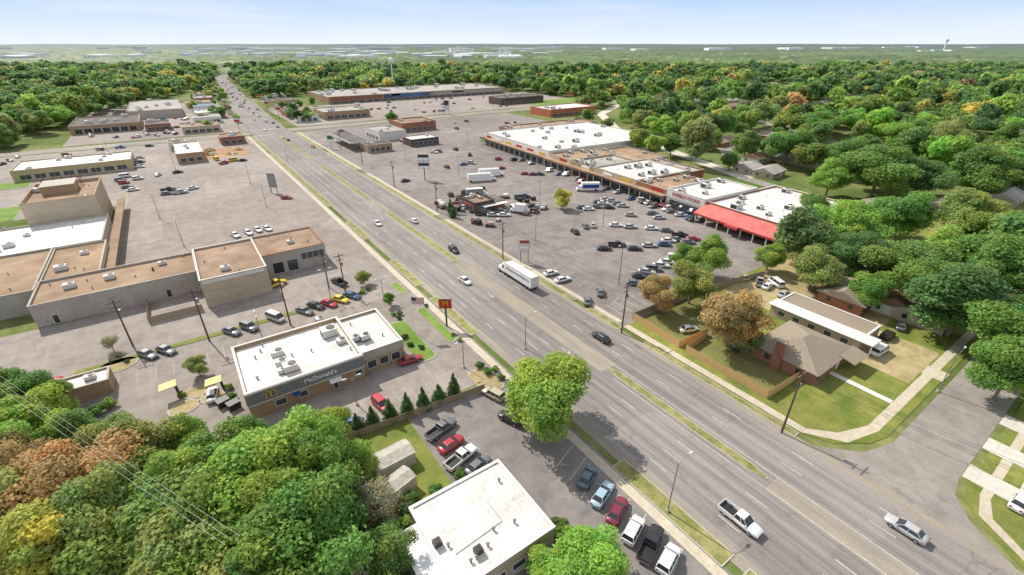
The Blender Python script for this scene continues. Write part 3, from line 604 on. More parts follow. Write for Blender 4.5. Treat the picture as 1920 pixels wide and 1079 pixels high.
sign('shop_sign','brown roadside sign on post',428,215,8,4,2.5,[rust,offw,red]); sign('shop_sign','red roadside sign on post',672,212,9,5,3,[rust,red,white])
sign('shop_sign','dark sign tower with pale panels',838,215,12,4.5,8,[rust,offw,darkmetal],legs=2)
sign('fuel_sign','fuel price sign near petrol station',622,280,8,3,4,[metal,white,green])
for i in range(14):
    y=420+i*38; cx=np.interp(y,[p[1] for p in far],[p[0] for p in far]); s=1 if i%2 else -1
    sign('shop_sign','coloured roadside business sign on tall post',0,0,random.uniform(6,11),4,3,[rust,random.choice((white,red,yellow,blue)),random.choice((white,offw,red))],xy=(cx+s*17.5,y+6))
x,y=P(778,625); r=obj('flag_pole',None,loc=(x,y,0),label='white flagpole flying striped national flag beside restaurant',cat='flagpole')
obj('pole',MB().cyl((0,0,0),(0,0,9.5),.07,.04,8,white).cyl((0,0,9.5),(0,0,9.65),.1,.1,8,yellow),r)
m=MB()
for i in range(13):
    z0=7.6+i*.13
    for k in range(8):
        f=lambda t:.12*math.sin(t*6)
        x0=.05+k*.34;x1=x0+.34; mt=red if i%2==0 else white
        if i>=6 and k<3: mt=textblue
        m.add([(x0,f(x0),z0-x0*.1),(x1,f(x1),z0-x1*.1),(x1,f(x1),z0+.13-x1*.1),(x0,f(x0),z0+.13-x0*.1)],[(0,1,2,3)],mt)
fl=obj('flag',m,r); fl.rotation_euler=(0,0,math.radians(-30))
x,y=P(739,172); r=obj('water_tower',None,loc=(x,y,0),label='slim white water tower rising above distant trees',cat='water tower')
obj('shaft',MB().cyl((0,0,0),(0,0,36),1.0,.8,10,whitew),r); obj('tank',MB().cyl((0,0,34),(0,0,36),1,3.6,14,whitew).cyl((0,0,36),(0,0,40),3.6,3.6,14,whitew).cyl((0,0,40),(0,0,42),3.6,.6,14,whitew),r)
hzw=M('haze_tinted_white_warehouse',(.85,.85,.85),(.9,.9,.88),hz=True,amt=.03); hzb=M('haze_tinted_blue_warehouse',(.55,.66,.78),(.66,.74,.82),hz=True,amt=.05); hzg=M('haze_tinted_grey_warehouse',(.55,.55,.55),(.7,.68,.65),hz=True,amt=.1)  # base colours with the hazy distance tint painted in
x,y=P(1768,98.5); r=obj('control_tower',None,loc=(x,y,0),label='distant pale control tower on the horizon',cat='tower')
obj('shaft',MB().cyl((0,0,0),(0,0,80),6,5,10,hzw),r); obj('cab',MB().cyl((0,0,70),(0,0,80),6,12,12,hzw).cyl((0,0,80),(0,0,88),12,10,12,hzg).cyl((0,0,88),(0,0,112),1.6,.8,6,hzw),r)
rr=random.Random(5); WH=[]
for i in range(165):
    u=rr.choice((rr.uniform(0,600),rr.uniform(350,1050),rr.uniform(560,1000),rr.uniform(100,1900))); v=rr.uniform(88.5,114)
    if u>1050: v=rr.uniform(90,98)
    if i<3: u,v=1735+i*20,99
    x,y=P(u,v); w=rr.uniform(70,240)*(1 if v<98 else .45); d=rr.uniform(60,150)*(1 if v<98 else .6); h=rr.uniform(20,27) if v<98 else rr.uniform(13,18)
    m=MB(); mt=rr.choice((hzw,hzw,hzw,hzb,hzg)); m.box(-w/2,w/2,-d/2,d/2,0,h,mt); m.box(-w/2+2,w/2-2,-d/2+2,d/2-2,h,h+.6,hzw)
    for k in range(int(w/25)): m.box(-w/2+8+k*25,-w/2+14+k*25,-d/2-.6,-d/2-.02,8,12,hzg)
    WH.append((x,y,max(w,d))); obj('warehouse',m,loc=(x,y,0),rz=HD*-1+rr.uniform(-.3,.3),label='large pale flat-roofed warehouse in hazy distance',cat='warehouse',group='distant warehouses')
# ------------------------------------------------------------------ vehicles
def ring(x,w,zb,zt):
    h=[(w*.85,zb),(w,zb+.16),(w*1.0,zb+(zt-zb)*.6),(w*.95,zt-.07),(w*.8,zt)]
    return [(x,-y,z) for y,z in h]+[(x,0,zt+.025)]+[(x,y,z) for y,z in h[::-1]]
SP={
'sedan':([(-2.4,.68,.42,.74),(-2.3,.82,.3,.92),(-1.7,.89,.24,.99),(-.8,.91,.2,.96),(.3,.91,.2,.95),(1.05,.9,.2,.94),(1.7,.88,.24,.86),(2.2,.8,.3,.74),(2.42,.62,.4,.6)],(-1.9,1.15,-1.2,.25,.8,.6,.93,1.42),1.42,.33),
'suv':([(-2.35,.76,.45,1.0),(-2.28,.88,.34,1.08),(-1.6,.94,.28,1.1),(.3,.94,.26,1.08),(1.0,.93,.28,1.06),(1.7,.91,.3,1.0),(2.2,.84,.36,.9),(2.38,.7,.45,.72)],(-2.24,1.2,-2.0,.4,.84,.68,1.06,1.72),1.4,.37),
'pickup':([(-.62,.96,.4,1.12),(.3,.96,.36,1.12),(1.3,.96,.36,1.1),(2.1,.94,.38,1.04),(2.75,.88,.42,.94),(2.9,.76,.5,.8)],(-.55,1.45,-.4,.7,.86,.7,1.1,1.8),1.8,.4),
'van':([(-2.6,.86,.45,1.2),(-2.5,.96,.36,1.24),(-1,.98,.32,1.22),(1.2,.98,.32,1.16),(2.1,.94,.36,1.06),(2.5,.84,.45,.86)],(-2.5,1.9,-2.4,1.2,.9,.78,1.18,2.0),1.6,.36)}
def vehicle(kind):
    st,cb,wb,wr=SP[kind]
    b=MB(); b.loft([ring(*s) for s in st],paint)
    x0,x1,t0,t1,w0,w1,z0,z1=cb
    if kind=='pickup':
        b.box(-2.9,-.63,-.96,-.86,.5,1.12,paint); b.box(-2.9,-.63,.86,.96,.5,1.12,paint); b.box(-2.9,-2.82,-.86,.86,.5,1.1,paint); b.box(-2.82,-.63,-.86,.86,.5,.66,black)
        b.box(-3.0,-2.9,-.85,.85,.5,.64,metal)
    b.loft([[(t0-.04,-w1-.02,z1),(t1+.04,-w1-.02,z1),(t1+.04,w1+.02,z1),(t0-.04,w1+.02,z1)],[(t0+.1,-w1+.08,z1+.06),(t1-.1,-w1+.08,z1+.06),(t1-.1,w1-.08,z1+.06),(t0+.1,w1-.08,z1+.06)]],paint,False)
    for s in(-1,1):
        b.cyl((x0,s*w0,z0),(t0,s*w1,z1),.05,.05,5,paint); b.cyl((x1,s*w0,z0),(t1,s*w1,z1),.035,.035,5,paint)
        n=2 if kind in('suv','van') else 1
        for k in range(n):
            f=(k+1)/(n+1)+(.05 if n==1 else 0); b.cyl((x0+(x1-x0)*f,s*w0,z0),(t0+(t1-t0)*f,s*w1,z1),.045,.045,4,paint)
        b.box(x1-.35,x1-.2,s*.92-.08,s*.92+.08,z0+.0,z0+.14,paint)
        b.box(-1.3 if kind!='pickup' else -.4,1.2,s*st[2][1]-.012,s*st[2][1]+.012,.3,.4,black)
    g=MB(); g.add([(x0,-w0,z0),(x1,-w0,z0),(x1,w0,z0),(x0,w0,z0),(t0,-w1,z1),(t1,-w1,z1),(t1,w1,z1),(t0,w1,z1)],[(0,1,5,4),(1,2,6,5),(2,3,7,6),(3,0,4,7)],glass)
    W=MB(); W.cyl((0,-.11,0),(0,.11,0),wr,wr,16,tyre); W.cyl((0,-.125,0),(0,.125,0),wr*.62,wr*.62,10,rimm)
    fx=st[-2][0]+.08; fw=st[-2][1]; fz=(st[-2][2]+st[-2][3])/2+.04; rx=-2.93 if kind=='pickup' else st[0][0]-.01; rw=.9 if kind=='pickup' else st[0][1]
    hl=MB().box(fx-.05,fx+.12,-.14,.14,-.07,.07,headl); tl=MB().box(-.03,.05,-.12,.12,-.09,.09,redl)
    parts=[('body',b,(0,0,0)),('window',g,(0,0,0))]+[('wheel',W,(x,y,wr)) for x in(-wb,wb) for y in(-.84,.84)]+[('headlight',hl,(0,s*(fw-.2),fz)) for s in(-1,1)]+[('tail_light',tl,(rx,s*(rw-.14),.85)) for s in(-1,1)]
    j=MB()
    for nm,mbx,off in parts:
        t=MB(); t.v=[(a[0]+off[0],a[1]+off[1],a[2]+off[2]) for a in mbx.v]; t.f=mbx.f;t.m=mbx.m;t.mats=mbx.mats;t.sm=mbx.sm; j.merge(t)
    cache={}; out=[]
    for nm,mbx,off in parts:
        if id(mbx) not in cache: cache[id(mbx)]=mbx.mesh(nm)
        out.append((nm,cache[id(mbx)],off))
    return out,j.mesh('parked_'+kind)
VEH={k:vehicle(k) for k in SP}
CC={'w':((.78,.77,.75),'white'),'s':((.48,.48,.48),'silver'),'k':((.03,.03,.034),'black'),'g':((.16,.165,.17),'dark grey'),'r':((.42,.03,.04),'red'),'m':((.22,.025,.05),'maroon'),'b':((.06,.12,.26),'blue'),'l':((.35,.5,.58),'light blue'),'t':((.48,.41,.29),'tan'),'y':((.78,.55,.03),'yellow'),'e':((.09,.17,.2),'teal')}
KN={'sedan':'sedan','suv':'sport utility car','pickup':'pickup truck','van':'van'}
def car(xy,kind,c,head,near=True,driving=False,ctx='on the car park'):
    col,cn=CC[c]; parts,jm=VEH[kind]
    nm=('driving_' if driving else 'parked_')+{'sedan':'car','suv':'car','pickup':'pickup','van':'van'}[kind]
    lab=f"{cn} {KN[kind]} {'driving along the main road' if driving else 'parked '+ctx}"
    grp='vehicles driving on the road' if driving else 'vehicles parked in car parks'
    ct={'pickup':'pickup truck','van':'van'}.get(kind,'car'); sc=random.uniform(.94,1.05) if kind in('sedan','suv') else 1
    if near:
        r=obj(nm,None,loc=(xy[0],xy[1],.035),rz=math.radians(head),label=lab,cat=ct,group=grp,scale=(sc,1,1/sc**.5))
        for pn,me,off in parts: obj(pn,me,r,off,color=col)
    else: obj(nm,jm,loc=(xy[0],xy[1],.035),rz=math.radians(head),label=lab,cat=ct,group=grp,color=col,scale=(sc,1,1))
def cars(lst,head,near,ctx='on the car park',driving=False,jit=4):
    for q in lst:
        u,v,c,k=q[:4]; h=q[4] if len(q)>4 else head
        car(P(u,v,.8),{'s':'sedan','u':'suv','p':'pickup','v':'van'}[k],c,h+random.uniform(-jit,jit)*(0 if driving else 1),near,driving,ctx)
cars([(1102,893,'e','s'),(1130,925,'l','s'),(1158,956,'m','s'),(1188,993,'w','u'),(1221,1018,'k','p'),(1254,1048,'w','u')],20,True,'in angled bays beside the road')
cars([(828,803,'g','p',15),(846,831,'r','s',15),(865,856,'w','p',12),(897,871,'g','s',12),(957,783,'k','u',110),(925,738,'t','u',110)],12,True,'beside the lawn and sheds')
cars([(715,757,'r','u',-80),(655,792,'b','s',150),(770,673,'r','s',-5),(88,717,'r','s',10),(276,663,'g','s',-60),(311,655,'g','s',-60),(397,738,'w','s',80)],0,True,'at the restaurant')
cars([(434,620,'g','s'),(467,612,'g','u'),(517,595,'s','v'),(571,582,'g','s'),(592,572,'k','s'),(617,568,'r','s'),(638,560,'y','s'),(660,553,'b','s')],-60,True,'along the grass strip')
cars([(517,532,'y','p',15),(635,528,'k','p',110)],0,True,'near the garage')
cars([(1388,972,'w','p',-90),(1700,990,'s','s',90),(1127,631,'k','s',90),(872,525,'w','s',-90),(851,468,'k','u',-90),(708,418,'w','s',-90),(776,413,'w','s',90)],0,True,'',True,0)
cars([(587,275,'r','s',-90),(540,262,'k','s',90),(497,243,'w','s',-90),(512,230,'g','s',90),(470,215,'w','s',-90),(486,218,'s','s',90),(455,200,'k','s',90),(436,180,'w','s',-90),(447,190,'w','s',-90),(530,258,'w','s',90),(640,245,'k','s',0),(620,258,'s','s',0),(280,273,'k','s',0),(760,338,'k','s',0)],0,False,'',True,0)
for i in range(34):
    y=random.uniform(415,1080); cx=np.interp(y,[p[1] for p in far],[p[0] for p in far]); o=random.choice((-8.5,-5,-2,2,5,8.5)); car((cx+o,y),random.choice(('sedan','suv','van')),random.choice('wwskgr'),-88 if o<0 else 86,False,True)
cars([(1102,563,'g','s',50),(1126,546,'g','s',50),(1033,511,'w','s',-10),(1055,523,'w','s',-10)],0,True)
cars([(1190,530,'g','s'),(1200,517,'k','s'),(1213,508,'s','s'),(1226,503,'g','u'),(1240,496,'w','s'),(1252,490,'w','s'),(1268,484,'w','v')],-50,True)
cars([(1133,465,'k','s'),(1157,458,'k','p'),(1190,465,'k','s'),(1218,459,'s','s'),(1246,457,'b','s'),(1254,450,'w','s'),(1275,440,'k','p'),(1270,448,'g','s')],-38,True)
cars([(1078,433,'k','s',70),(1098,423,'g','s',60),(1111,421,'s','s',60),(1155,421,'w','s'),(1182,424,'s','s'),(1222,427,'w','s'),(1250,431,'g','s'),(1224,399,'g','s'),(1236,407,'s','s'),(1183,402,'t','s')],-38,False)
cars([(1092,388,'g','s'),(1104,391,'w','s'),(1119,387,'g','s'),(1131,380,'w','s'),(1142,388,'k','s'),(1148,375,'s','s'),(1160,381,'g','s'),(1168,385,'s','s'),(1122,378,'g','s'),(1135,373,'s','s'),(1205,375,'w','u'),(1242,385,'r','u',90),(1277,402,'w','s'),(1261,396,'g','s'),(1300,447,'r','s'),(1290,453,'g','s')],-38,False)
cars([(985,325,'r','s'),(1000,326,'m','s'),(1012,326,'k','s'),(935,298,'r','u'),(890,361,'k','p'),(962,390,'w','v',80),(945,402,'w','s'),(890,395,'k','s'),(870,388,'w','s'),(905,400,'k','p'),(975,370,'g','v'),(925,402,'s','s'),(910,396,'t','u'),(937,396,'g','p'),(880,372,'k','u'),(866,378,'g','p'),(1000,385,'k','s'),(985,368,'k','u')],-30,False)
for i in range(34):
    t=i/34; u=975+(1330-975)*t+random.uniform(-3,3); v=296+(415-296)*t-2+random.uniform(-2,2)
    if random.random()<.72: car(P(u-8,v+3,.8),random.choice(('sedan','sedan','suv')),random.choice('wskgrbg'),random.choice((5,185)),False,ctx='in front of the strip mall')
cars([(441,440,'w','s'),(465,435,'w','s'),(483,430,'w','s'),(501,428,'w','s')],-75,False); cars([(315,355,'k','p',0),(313,362,'g','s',0),(338,360,'s','p',0),(361,352,'w','s',10),(537,370,'r','s',-30),(258,334,'w','u',0),(238,350,'g','s',0),(249,355,'w','s',0),(235,330,'w','v',0),(232,342,'r','u',0),(225,337,'g','u',0),(333,322,'k','s',0),(296,327,'w','s',60),(438,300,'y','v',0),(455,300,'k','s',0),(420,305,'r','p',40),(405,298,'y','v',100),(12,430,'k','s',0)],0,False)
cars([(255,300,'w','s'),(262,303,'k','s'),(262,295,'s','s'),(258,308,'g','s'),(262,312,'w','s')],0,False)
for (x0,x1,y0,y1,nn) in((-56,2,425,455,14),(160,300,432,530,26),(300,380,500,530,10),(-18,12,460,520,14),(120,150,300,312,4),(170,250,275,385,9),(110,150,185,260,8),(-90,-30,345,385,12)):
    for i in range(nn): car((random.uniform(x0,x1),random.choice(np.linspace(y0,y1,5))+random.uniform(-.4,.4)),random.choice(('sedan','suv','sedan','pickup')),random.choice('wwskgrbm'),random.choice((60,-60,90,0)),False)
car(P(1650,656,.9),'van','w',-3,True,ctx='in the house driveway'); car(P(1292,616,.8),'sedan','w',-20,True,ctx='behind the plank fence'); 
cars([(1440,535,'w','s',10),(1470,550,'s','s',10),(1690,610,'g','s',20),(1665,628,'k','u',-5),(1915,940,'w','s',0),(1425,528,'s','p',30),(1455,530,'w','v',60),(1400,520,'t','s',0)],0,True,'in a back yard')
def wheelset(r,xs,w=1.15,R=.5):
    me=MB().cyl((0,-.14,0),(0,.14,0),R,R,16,tyre).cyl((0,-.15,0),(0,.15,0),R*.5,R*.5,10,metal).mesh('wheel')
    for x in xs:
        for s in(-1,1): obj('wheel',me,r,(x,s*(w-.14),R))
def semi(x,y,head):
    r=obj('semi_truck',None,loc=(x,y,.035),rz=math.radians(head),label='white semi-trailer truck with lettering on side driving along road',cat='truck')
    obj('trailer',MB().box(-7.8,4.2,-1.28,1.28,1.1,4.1,white).box(-7.85,-7.8,-1.28,1.28,1.1,4.1,offw).box(-7.8,4.2,-1.3,1.3,4.02,4.12,whitew).box(-7.8,4.2,-1.3,1.3,1.04,1.12,metal).box(-7.5,4,-.6,.6,.85,1.04,darkmetal),r)
    obj('trailer_door',MB().box(-7.9,-7.86,-1.15,-.03,1.25,3.9,whitew).box(-7.9,-7.86,.03,1.15,1.25,3.9,whitew),r)
    c=MB(); c.loft([[(4.6,-1.15,.9),(4.6,1.15,.9),(4.6,1.15,3.4),(4.6,-1.15,3.4)],[(6.3,-1.15,.9),(6.3,1.15,.9),(6.1,1.05,3.2),(6.1,-1.05,3.2)]],white,False)
    c.loft([[(6.3,-1.0,.8),(6.3,1.0,.8),(6.3,.95,2.05),(6.3,-.95,2.05)],[(8.3,-.95,.7),(8.3,.95,.7),(8.3,.75,1.75),(8.3,-.75,1.75)]],white,False)
    c.box(8.3,8.45,-1.15,1.15,.5,.95,metal); c.box(4.2,4.6,-.5,.5,.9,1.2,darkmetal); obj('cab',c,r)
    obj('windscreen',MB().add([(6.32,-.95,2.1),(6.32,.95,2.1),(6.16,.92,3.0),(6.16,-.92,3.0)],[(0,1,2,3)],glass),r)
    for s in(-1,1): obj('window',MB().box(5.2,6.0,s*1.16-.02,s*1.16+.02,2.1,2.9,glass),r); obj('exhaust_stack',MB().cyl((4.7,s*1.05,.9),(4.7,s*1.05,4),.08,.08,8,metal),r); obj('fuel_tank',MB().cyl((4.9,s*.9,.8),(6.1,s*.9,.8),.3,.3,10,metal),r)
    wheelset(r,(-6.7,-5.5,3.4,4.9,7.4))
    l=obj('lettering',text('McLemore Food & Sales Co.',.92,textblue,.01),r,loc=(-1.8,1.31,2.8)); l.rotation_euler=(math.pi/2,0,math.pi)
    for s in(-1,1): obj('tail_light',MB().box(-7.95,-7.9,s*.95-.15,s*.95+.15,.9,1.05,redl),r)
semi(66.8,93.6,90)
def boxtruck(u,v,head,c1,lab,L=6.5,stripe=None):
    x,y=P(u,v,1.5); r=obj('box_truck',None,loc=(x,y,.035),rz=math.radians(head),label=lab,cat='truck')
    obj('cargo_box',MB().box(-L,0,-1.25,1.25,.95,3.6,c1).box(-L-.03,.03,-1.28,1.28,3.6,3.7,offw),r)
    c=MB().loft([[(.15,-1.05,.6),(.15,1.05,.6),(.15,1.0,2.4),(.15,-1.0,2.4)],[(1.4,-1.05,.6),(1.4,1.05,.6),(1.1,.9,2.35),(1.1,-.9,2.35)]],white,False)
    c.loft([[(1.4,-1.0,.6),(1.4,1.0,.6),(1.4,.95,1.5),(1.4,-.95,1.5)],[(2.3,-.95,.55),(2.3,.95,.55),(2.25,.85,1.2),(2.25,-.85,1.2)]],white,False); obj('cab',c,r)
    obj('windscreen',MB().add([(1.39,-.9,1.55),(1.39,.9,1.55),(1.16,.82,2.25),(1.16,-.82,2.25)],[(0,1,2,3)],glass),r)
    if stripe: obj('stripe',MB().box(-L+.3,-.3,-1.27,-1.25,1.4,3,stripe).box(-L+.3,-.3,1.25,1.27,1.4,3,stripe),r)
    wheelset(r,(-L+1.4,1.3),1.1,.42)
boxtruck(920,333,-20,white,'white box truck parked on the open car park',11); boxtruck(935,324,-20,white,'second white box truck parked behind another',10)
boxtruck(1090,352,150,white,'box truck with blue side panel parked in car park',8,blue); boxtruck(967,392,120,white,'small white delivery truck beside kiosk',4); boxtruck(905,362,-20,greyp,'grey truck parked behind kiosk',7)
for u,v in((975,378),(988,380),(420,760),(440,765),(1000,376)):
    x,y=P(u,v); obj('dumpster',MB().loft([[(-.9,-.7,0),(.9,-.7,0),(.9,.7,0),(-.9,.7,0)],[(-1,-.85,1.1),(1,-.85,1.1),(1,.8,1.3),(-1,.8,1.3)]],darkmetal,False).box(-1.02,1.02,-.86,.82,1.31,1.36,black),loc=(x,y,.02),rz=.3,label='dark steel dumpster standing on the pavement',cat='dumpster')
for u,v,a in((312,722,.2),(398,713,.1)):
    x,y=P(u,v,3); r=obj('order_canopy',None,loc=(x,y,0),rz=a,label='yellow canopy over drive-through order point',cat='canopy')
    obj('post',MB().cyl((1.2,0,0),(1.2,0,2.7),.1,.1,8,darkmetal),r); obj('canopy_roof',MB().prism([(-1.5,-1),(1.2,-1.2),(1.6,1.0),(-1.0,1.2)],2.7,2.85,yelc),r); obj('menu_board',MB().box(1.0,1.4,.2,1.8,.4,1.9,darkmetal),r)
# ------------------------------------------------------------------ trees
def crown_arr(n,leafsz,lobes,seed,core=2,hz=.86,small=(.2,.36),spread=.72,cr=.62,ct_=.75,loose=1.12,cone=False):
    r=np.random.default_rng(seed)
    d=r.normal(size=(lobes,3)); d[:,2]=d[:,2]*.9+.1; d/=np.linalg.norm(d,axis=1)[:,None]
    C=d*np.array([spread,spread,spread*.9])*(r.uniform(.35,1,(lobes,1))); skew=r.uniform(.82,1.12,2); C[:,0]*=skew[0]; C[:,1]*=skew[1]
    Rl=r.uniform(small[0],small[1],lobes); C[0]=0;Rl[0]=max(.42,small[1])
    if cone:
        t=np.linspace(0,1,lobes); an_=t*17; C=np.stack([np.cos(an_)*.45*(1-t),np.sin(an_)*.45*(1-t),-.85+1.75*t],1); Rl=.5*(1-t)+.12
    li=r.choice(lobes,n,p=(Rl**2)/np.sum(Rl**2))
    dd=r.normal(size=(n,3)); dd[:,2]+=.4; dd/=np.linalg.norm(dd,axis=1)[:,None]
    p=C[li]+dd*Rl[li][:,None]*r.uniform(.62,loose,(n,1))*np.array([1,1,.85])
    keep=np.ones(n,bool)
    for k in range(lobes): keep&=~((np.linalg.norm(p-C[k],axis=1)<Rl[k]*.5))
    p=p[keep];dd=dd[keep];li=li[keep];n=len(p)
    nn=dd+r.normal(size=(n,3))*.6; nn[:,2]+=.35; nn/=np.linalg.norm(nn,axis=1)[:,None]
    t=np.cross(nn,r.normal(size=(n,3))); t/=np.linalg.norm(t,axis=1)[:,None]; b=np.cross(nn,t)
    s=leafsz*r.uniform(.6,1.35,(n,1))
    V=np.stack([p+t*s,p+b*s*.65,p-t*s,p-b*s*.65],1)
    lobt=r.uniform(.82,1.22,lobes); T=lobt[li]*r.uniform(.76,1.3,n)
    T=np.repeat(T[:,None],4,1); lh=r.uniform(-.1,.1,lobes); hue=lh[li]+r.uniform(-.08,.08,n); Hh=np.repeat(hue[:,None],4,1)
    cv=[];ct=[]
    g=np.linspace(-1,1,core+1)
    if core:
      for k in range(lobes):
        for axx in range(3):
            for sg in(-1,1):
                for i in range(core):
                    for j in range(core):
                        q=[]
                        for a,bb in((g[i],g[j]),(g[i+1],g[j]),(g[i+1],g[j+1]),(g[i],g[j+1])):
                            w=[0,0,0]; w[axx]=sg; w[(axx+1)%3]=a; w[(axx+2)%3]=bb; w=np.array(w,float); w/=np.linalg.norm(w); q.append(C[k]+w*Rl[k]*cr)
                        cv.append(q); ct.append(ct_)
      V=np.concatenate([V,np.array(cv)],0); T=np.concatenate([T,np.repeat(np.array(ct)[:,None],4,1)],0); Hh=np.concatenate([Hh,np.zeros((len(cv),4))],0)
    V=V.reshape(-1,3); V[:,2]=V[:,2]*hz/.92+1.1
    return V,T.reshape(-1),Hh.reshape(-1),(C,Rl)
def quadmesh(name,V,Ccol,mats):
    me=bpy.data.meshes.new(name); nv=len(V); nf=nv//4
    me.vertices.add(nv); me.vertices.foreach_set('co',V.astype(np.float32).ravel())
    me.loops.add(nv); me.loops.foreach_set('vertex_index',np.arange(nv,dtype=np.int32))
    me.polygons.add(nf); me.polygons.foreach_set('loop_start',np.arange(0,nv,4,dtype=np.int32))
    me.update(calc_edges=True)
    at=me.color_attributes.new('tint','FLOAT_COLOR','POINT')
    c4=np.ones((nv,4),np.float32); c4[:,:3]=Ccol; at.data.foreach_set('color',c4.ravel())
    for m in mats: me.materials.append(m)
    return me
def tcol(T,Hh): return np.stack([T*(1+Hh*1.6),T,T*(1-Hh)],1)
def trunk_mb(CR,rt=.045,tw=6,seed=1):
    C,Rl=CR; r=np.random.default_rng(seed)
    m=MB(); m.cyl((0,0,-.02),(.01,.01,.55),rt,rt*.7,8,bark); m.cyl((.01,.01,.55),(.0,.02,1.1),rt*.7,rt*.35,7,bark)
    for c,rl in list(zip(C,Rl))[:30]:
        e=Vector((c[0]*.9,c[1]*.9,1.1+c[2]*.85)); s=Vector((.005,.005,.45+.4*r.random())); mid=(s+e)/2+Vector((c[0]*.12,c[1]*.12,-.04))
        m.cyl(s,mid,rt*.4,rt*.25,5,bark); m.cyl(mid,e,rt*.25,rt*.12,5,bark)
        for k in range(tw):
            d=r.normal(size=3); d[2]=abs(d[2])*.8; d/=np.linalg.norm(d); m.cyl(e,e+Vector(d*rl*.98),rt*.09,rt*.03,3,bark)
    return m
HERO=[];MID=[];LOWA=[];FARA=[]
for k in range(5):
    V,T,Hh,C=crown_arr(26000,.032,[34,42,50,28,38][k],100+k,0,small=(.14,.28),spread=.84,loose=1.35); HERO.append((quadmesh('crown',V,tcol(T,Hh),[leaf]),trunk_mb(C,seed=k).mesh('trunk')))
V,T,Hh,C=crown_arr(4200,.035,34,150,0,small=(.17,.3),spread=.76,loose=1.25); SPARSE=(quadmesh('crown',V,tcol(T,Hh),[leaf]),trunk_mb(C,tw=12,seed=9).mesh('trunk'))
for k in range(6):
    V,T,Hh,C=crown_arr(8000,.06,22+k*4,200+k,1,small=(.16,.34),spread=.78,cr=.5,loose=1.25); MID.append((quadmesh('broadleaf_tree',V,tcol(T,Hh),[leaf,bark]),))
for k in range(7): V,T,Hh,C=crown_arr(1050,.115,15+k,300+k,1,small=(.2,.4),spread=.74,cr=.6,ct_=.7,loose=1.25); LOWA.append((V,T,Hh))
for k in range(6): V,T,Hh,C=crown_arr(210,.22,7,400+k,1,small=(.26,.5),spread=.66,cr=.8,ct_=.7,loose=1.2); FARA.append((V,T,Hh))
TC={'g':(.205,.345,.075),'b':(.315,.47,.085),'d':(.12,.215,.065),'y':(.56,.52,.12),'o':(.50,.34,.14),'v':(.33,.385,.115),'n':(.40,.38,.25),'f':(.15,.275,.085)}
TN={'g':'green','b':'bright green','d':'dark green','y':'yellow','o':'orange','v':'olive','n':'brownish','f':'deep green'}
TREES=[]
def tree(u,v,R,Ht,c,i,xy=None):
    x,y=xy or P(u,v,Ht*.56); TREES.append((x,y,R))
    col=TC[c]; j=lambda q:q*random.uniform(.92,1.08)
    r=obj('broadleaf_tree',None,loc=(x,y,0),rz=random.uniform(0,6.28),scale=(R,R,Ht/1.95),label=f'large {TN[c]} broadleaf tree with spreading leafy crown',cat='tree',group='large broadleaf trees')
    cm,tm=SPARSE if c=='n' else HERO[i%5]; obj('trunk',tm,r); obj('crown',cm,r,color=(j(col[0]),j(col[1]),j(col[2])))
L=[(1032,735,8.6,14,'b'),(500,905,9,16,'b'),(575,845,6.5,14,'b'),(415,880,7,14,'g'),(280,845,6,12,'v'),(215,830,5,11,'v'),(130,925,8,15,'o'),(35,950,7,14,'v'),(300,965,9,15,'g'),(120,1040,8,14,'y'),(420,1010,8,16,'g'),(600,990,7.5,16,'g'),(210,1045,7,13,'v'),(55,800,7,13,'b'),(140,825,5.5,11,'g'),(15,740,6,11,'g'),(10,860,6,13,'b'),(668,868,3.8,10,'b'),(330,1080,8,15,'v'),(510,1080,8,15,'g'),(640,1075,5,11,'n'),(720,1050,4.5,9,'g'),(700,950,4.5,10,'n'),(30,1050,7,13,'y'),(360,915,6,14,'b'),(240,900,6,13,'g'),(200,970,6,15,'v'),(65,880,5,13,'o'),(530,980,6,17,'b'),(470,845,4.5,11,'g'),(90,760,4.5,10,'g'),(600,895,5.5,15,'g'),
(1110,1062,6,8,'b'),(1030,1060,3.5,6,'b'),(350,835,4.5,10,'b'),(620,800,3.4,9,'b'),
(1590,425,11,17,'b'),(1695,400,12,17,'g'),(1705,490,12,16,'g'),(1810,560,13,17,'f'),(1885,620,10,15,'g'),(1880,500,11,17,'g'),(1530,500,7.5,12,'v'),(1445,478,5,9,'b'),(1330,480,7,12,'b'),(1300,525,7,12,'v'),(1232,548,5,10,'o'),(1378,592,8.5,14,'o'),(1280,480,4.5,9,'g'),(1055,372,4.8,8,'y'),(1480,270,14,20,'g'),(1650,320,16,22,'g'),(1560,330,10,16,'b'),(1730,330,13,19,'f'),(1850,320,15,20,'g'),(1415,640,2.6,5,'v'),(1620,480,8,14,'f'),(1770,470,9,15,'b'),(1900,430,11,17,'g'),(1820,400,11,16,'v'),(1640,540,6,11,'g'),(1745,535,8,14,'g'),(1590,290,13,19,'g'),(1530,385,6,12,'g'),(1400,270,9,15,'g'),(1330,255,9,15,'b'),(1260,270,8,13,'g'),(1780,260,14,20,'v'),(1690,250,13,18,'b'),(1900,260,13,20,'g'),(1540,230,13,18,'g'),(1300,280,6,10,'v'),(1370,300,6,10,'g'),(1900,690,7,13,'g')]
for i,q in enumerate(L): tree(*q,i)
SHV,ST,SHh,SC=crown_arr(2600,.09,9,500,2,hz=.9,small=(.3,.46),spread=.6); SHM=quadmesh('garden_shrub',SHV,tcol(ST,SHh),[leaf])
SHV,ST,SHh,SC=crown_arr(3200,.075,16,501,1,hz=.9,cone=True,loose=1.1); CNM=quadmesh('evergreen_shrub',SHV,tcol(ST,SHh),[leaf])
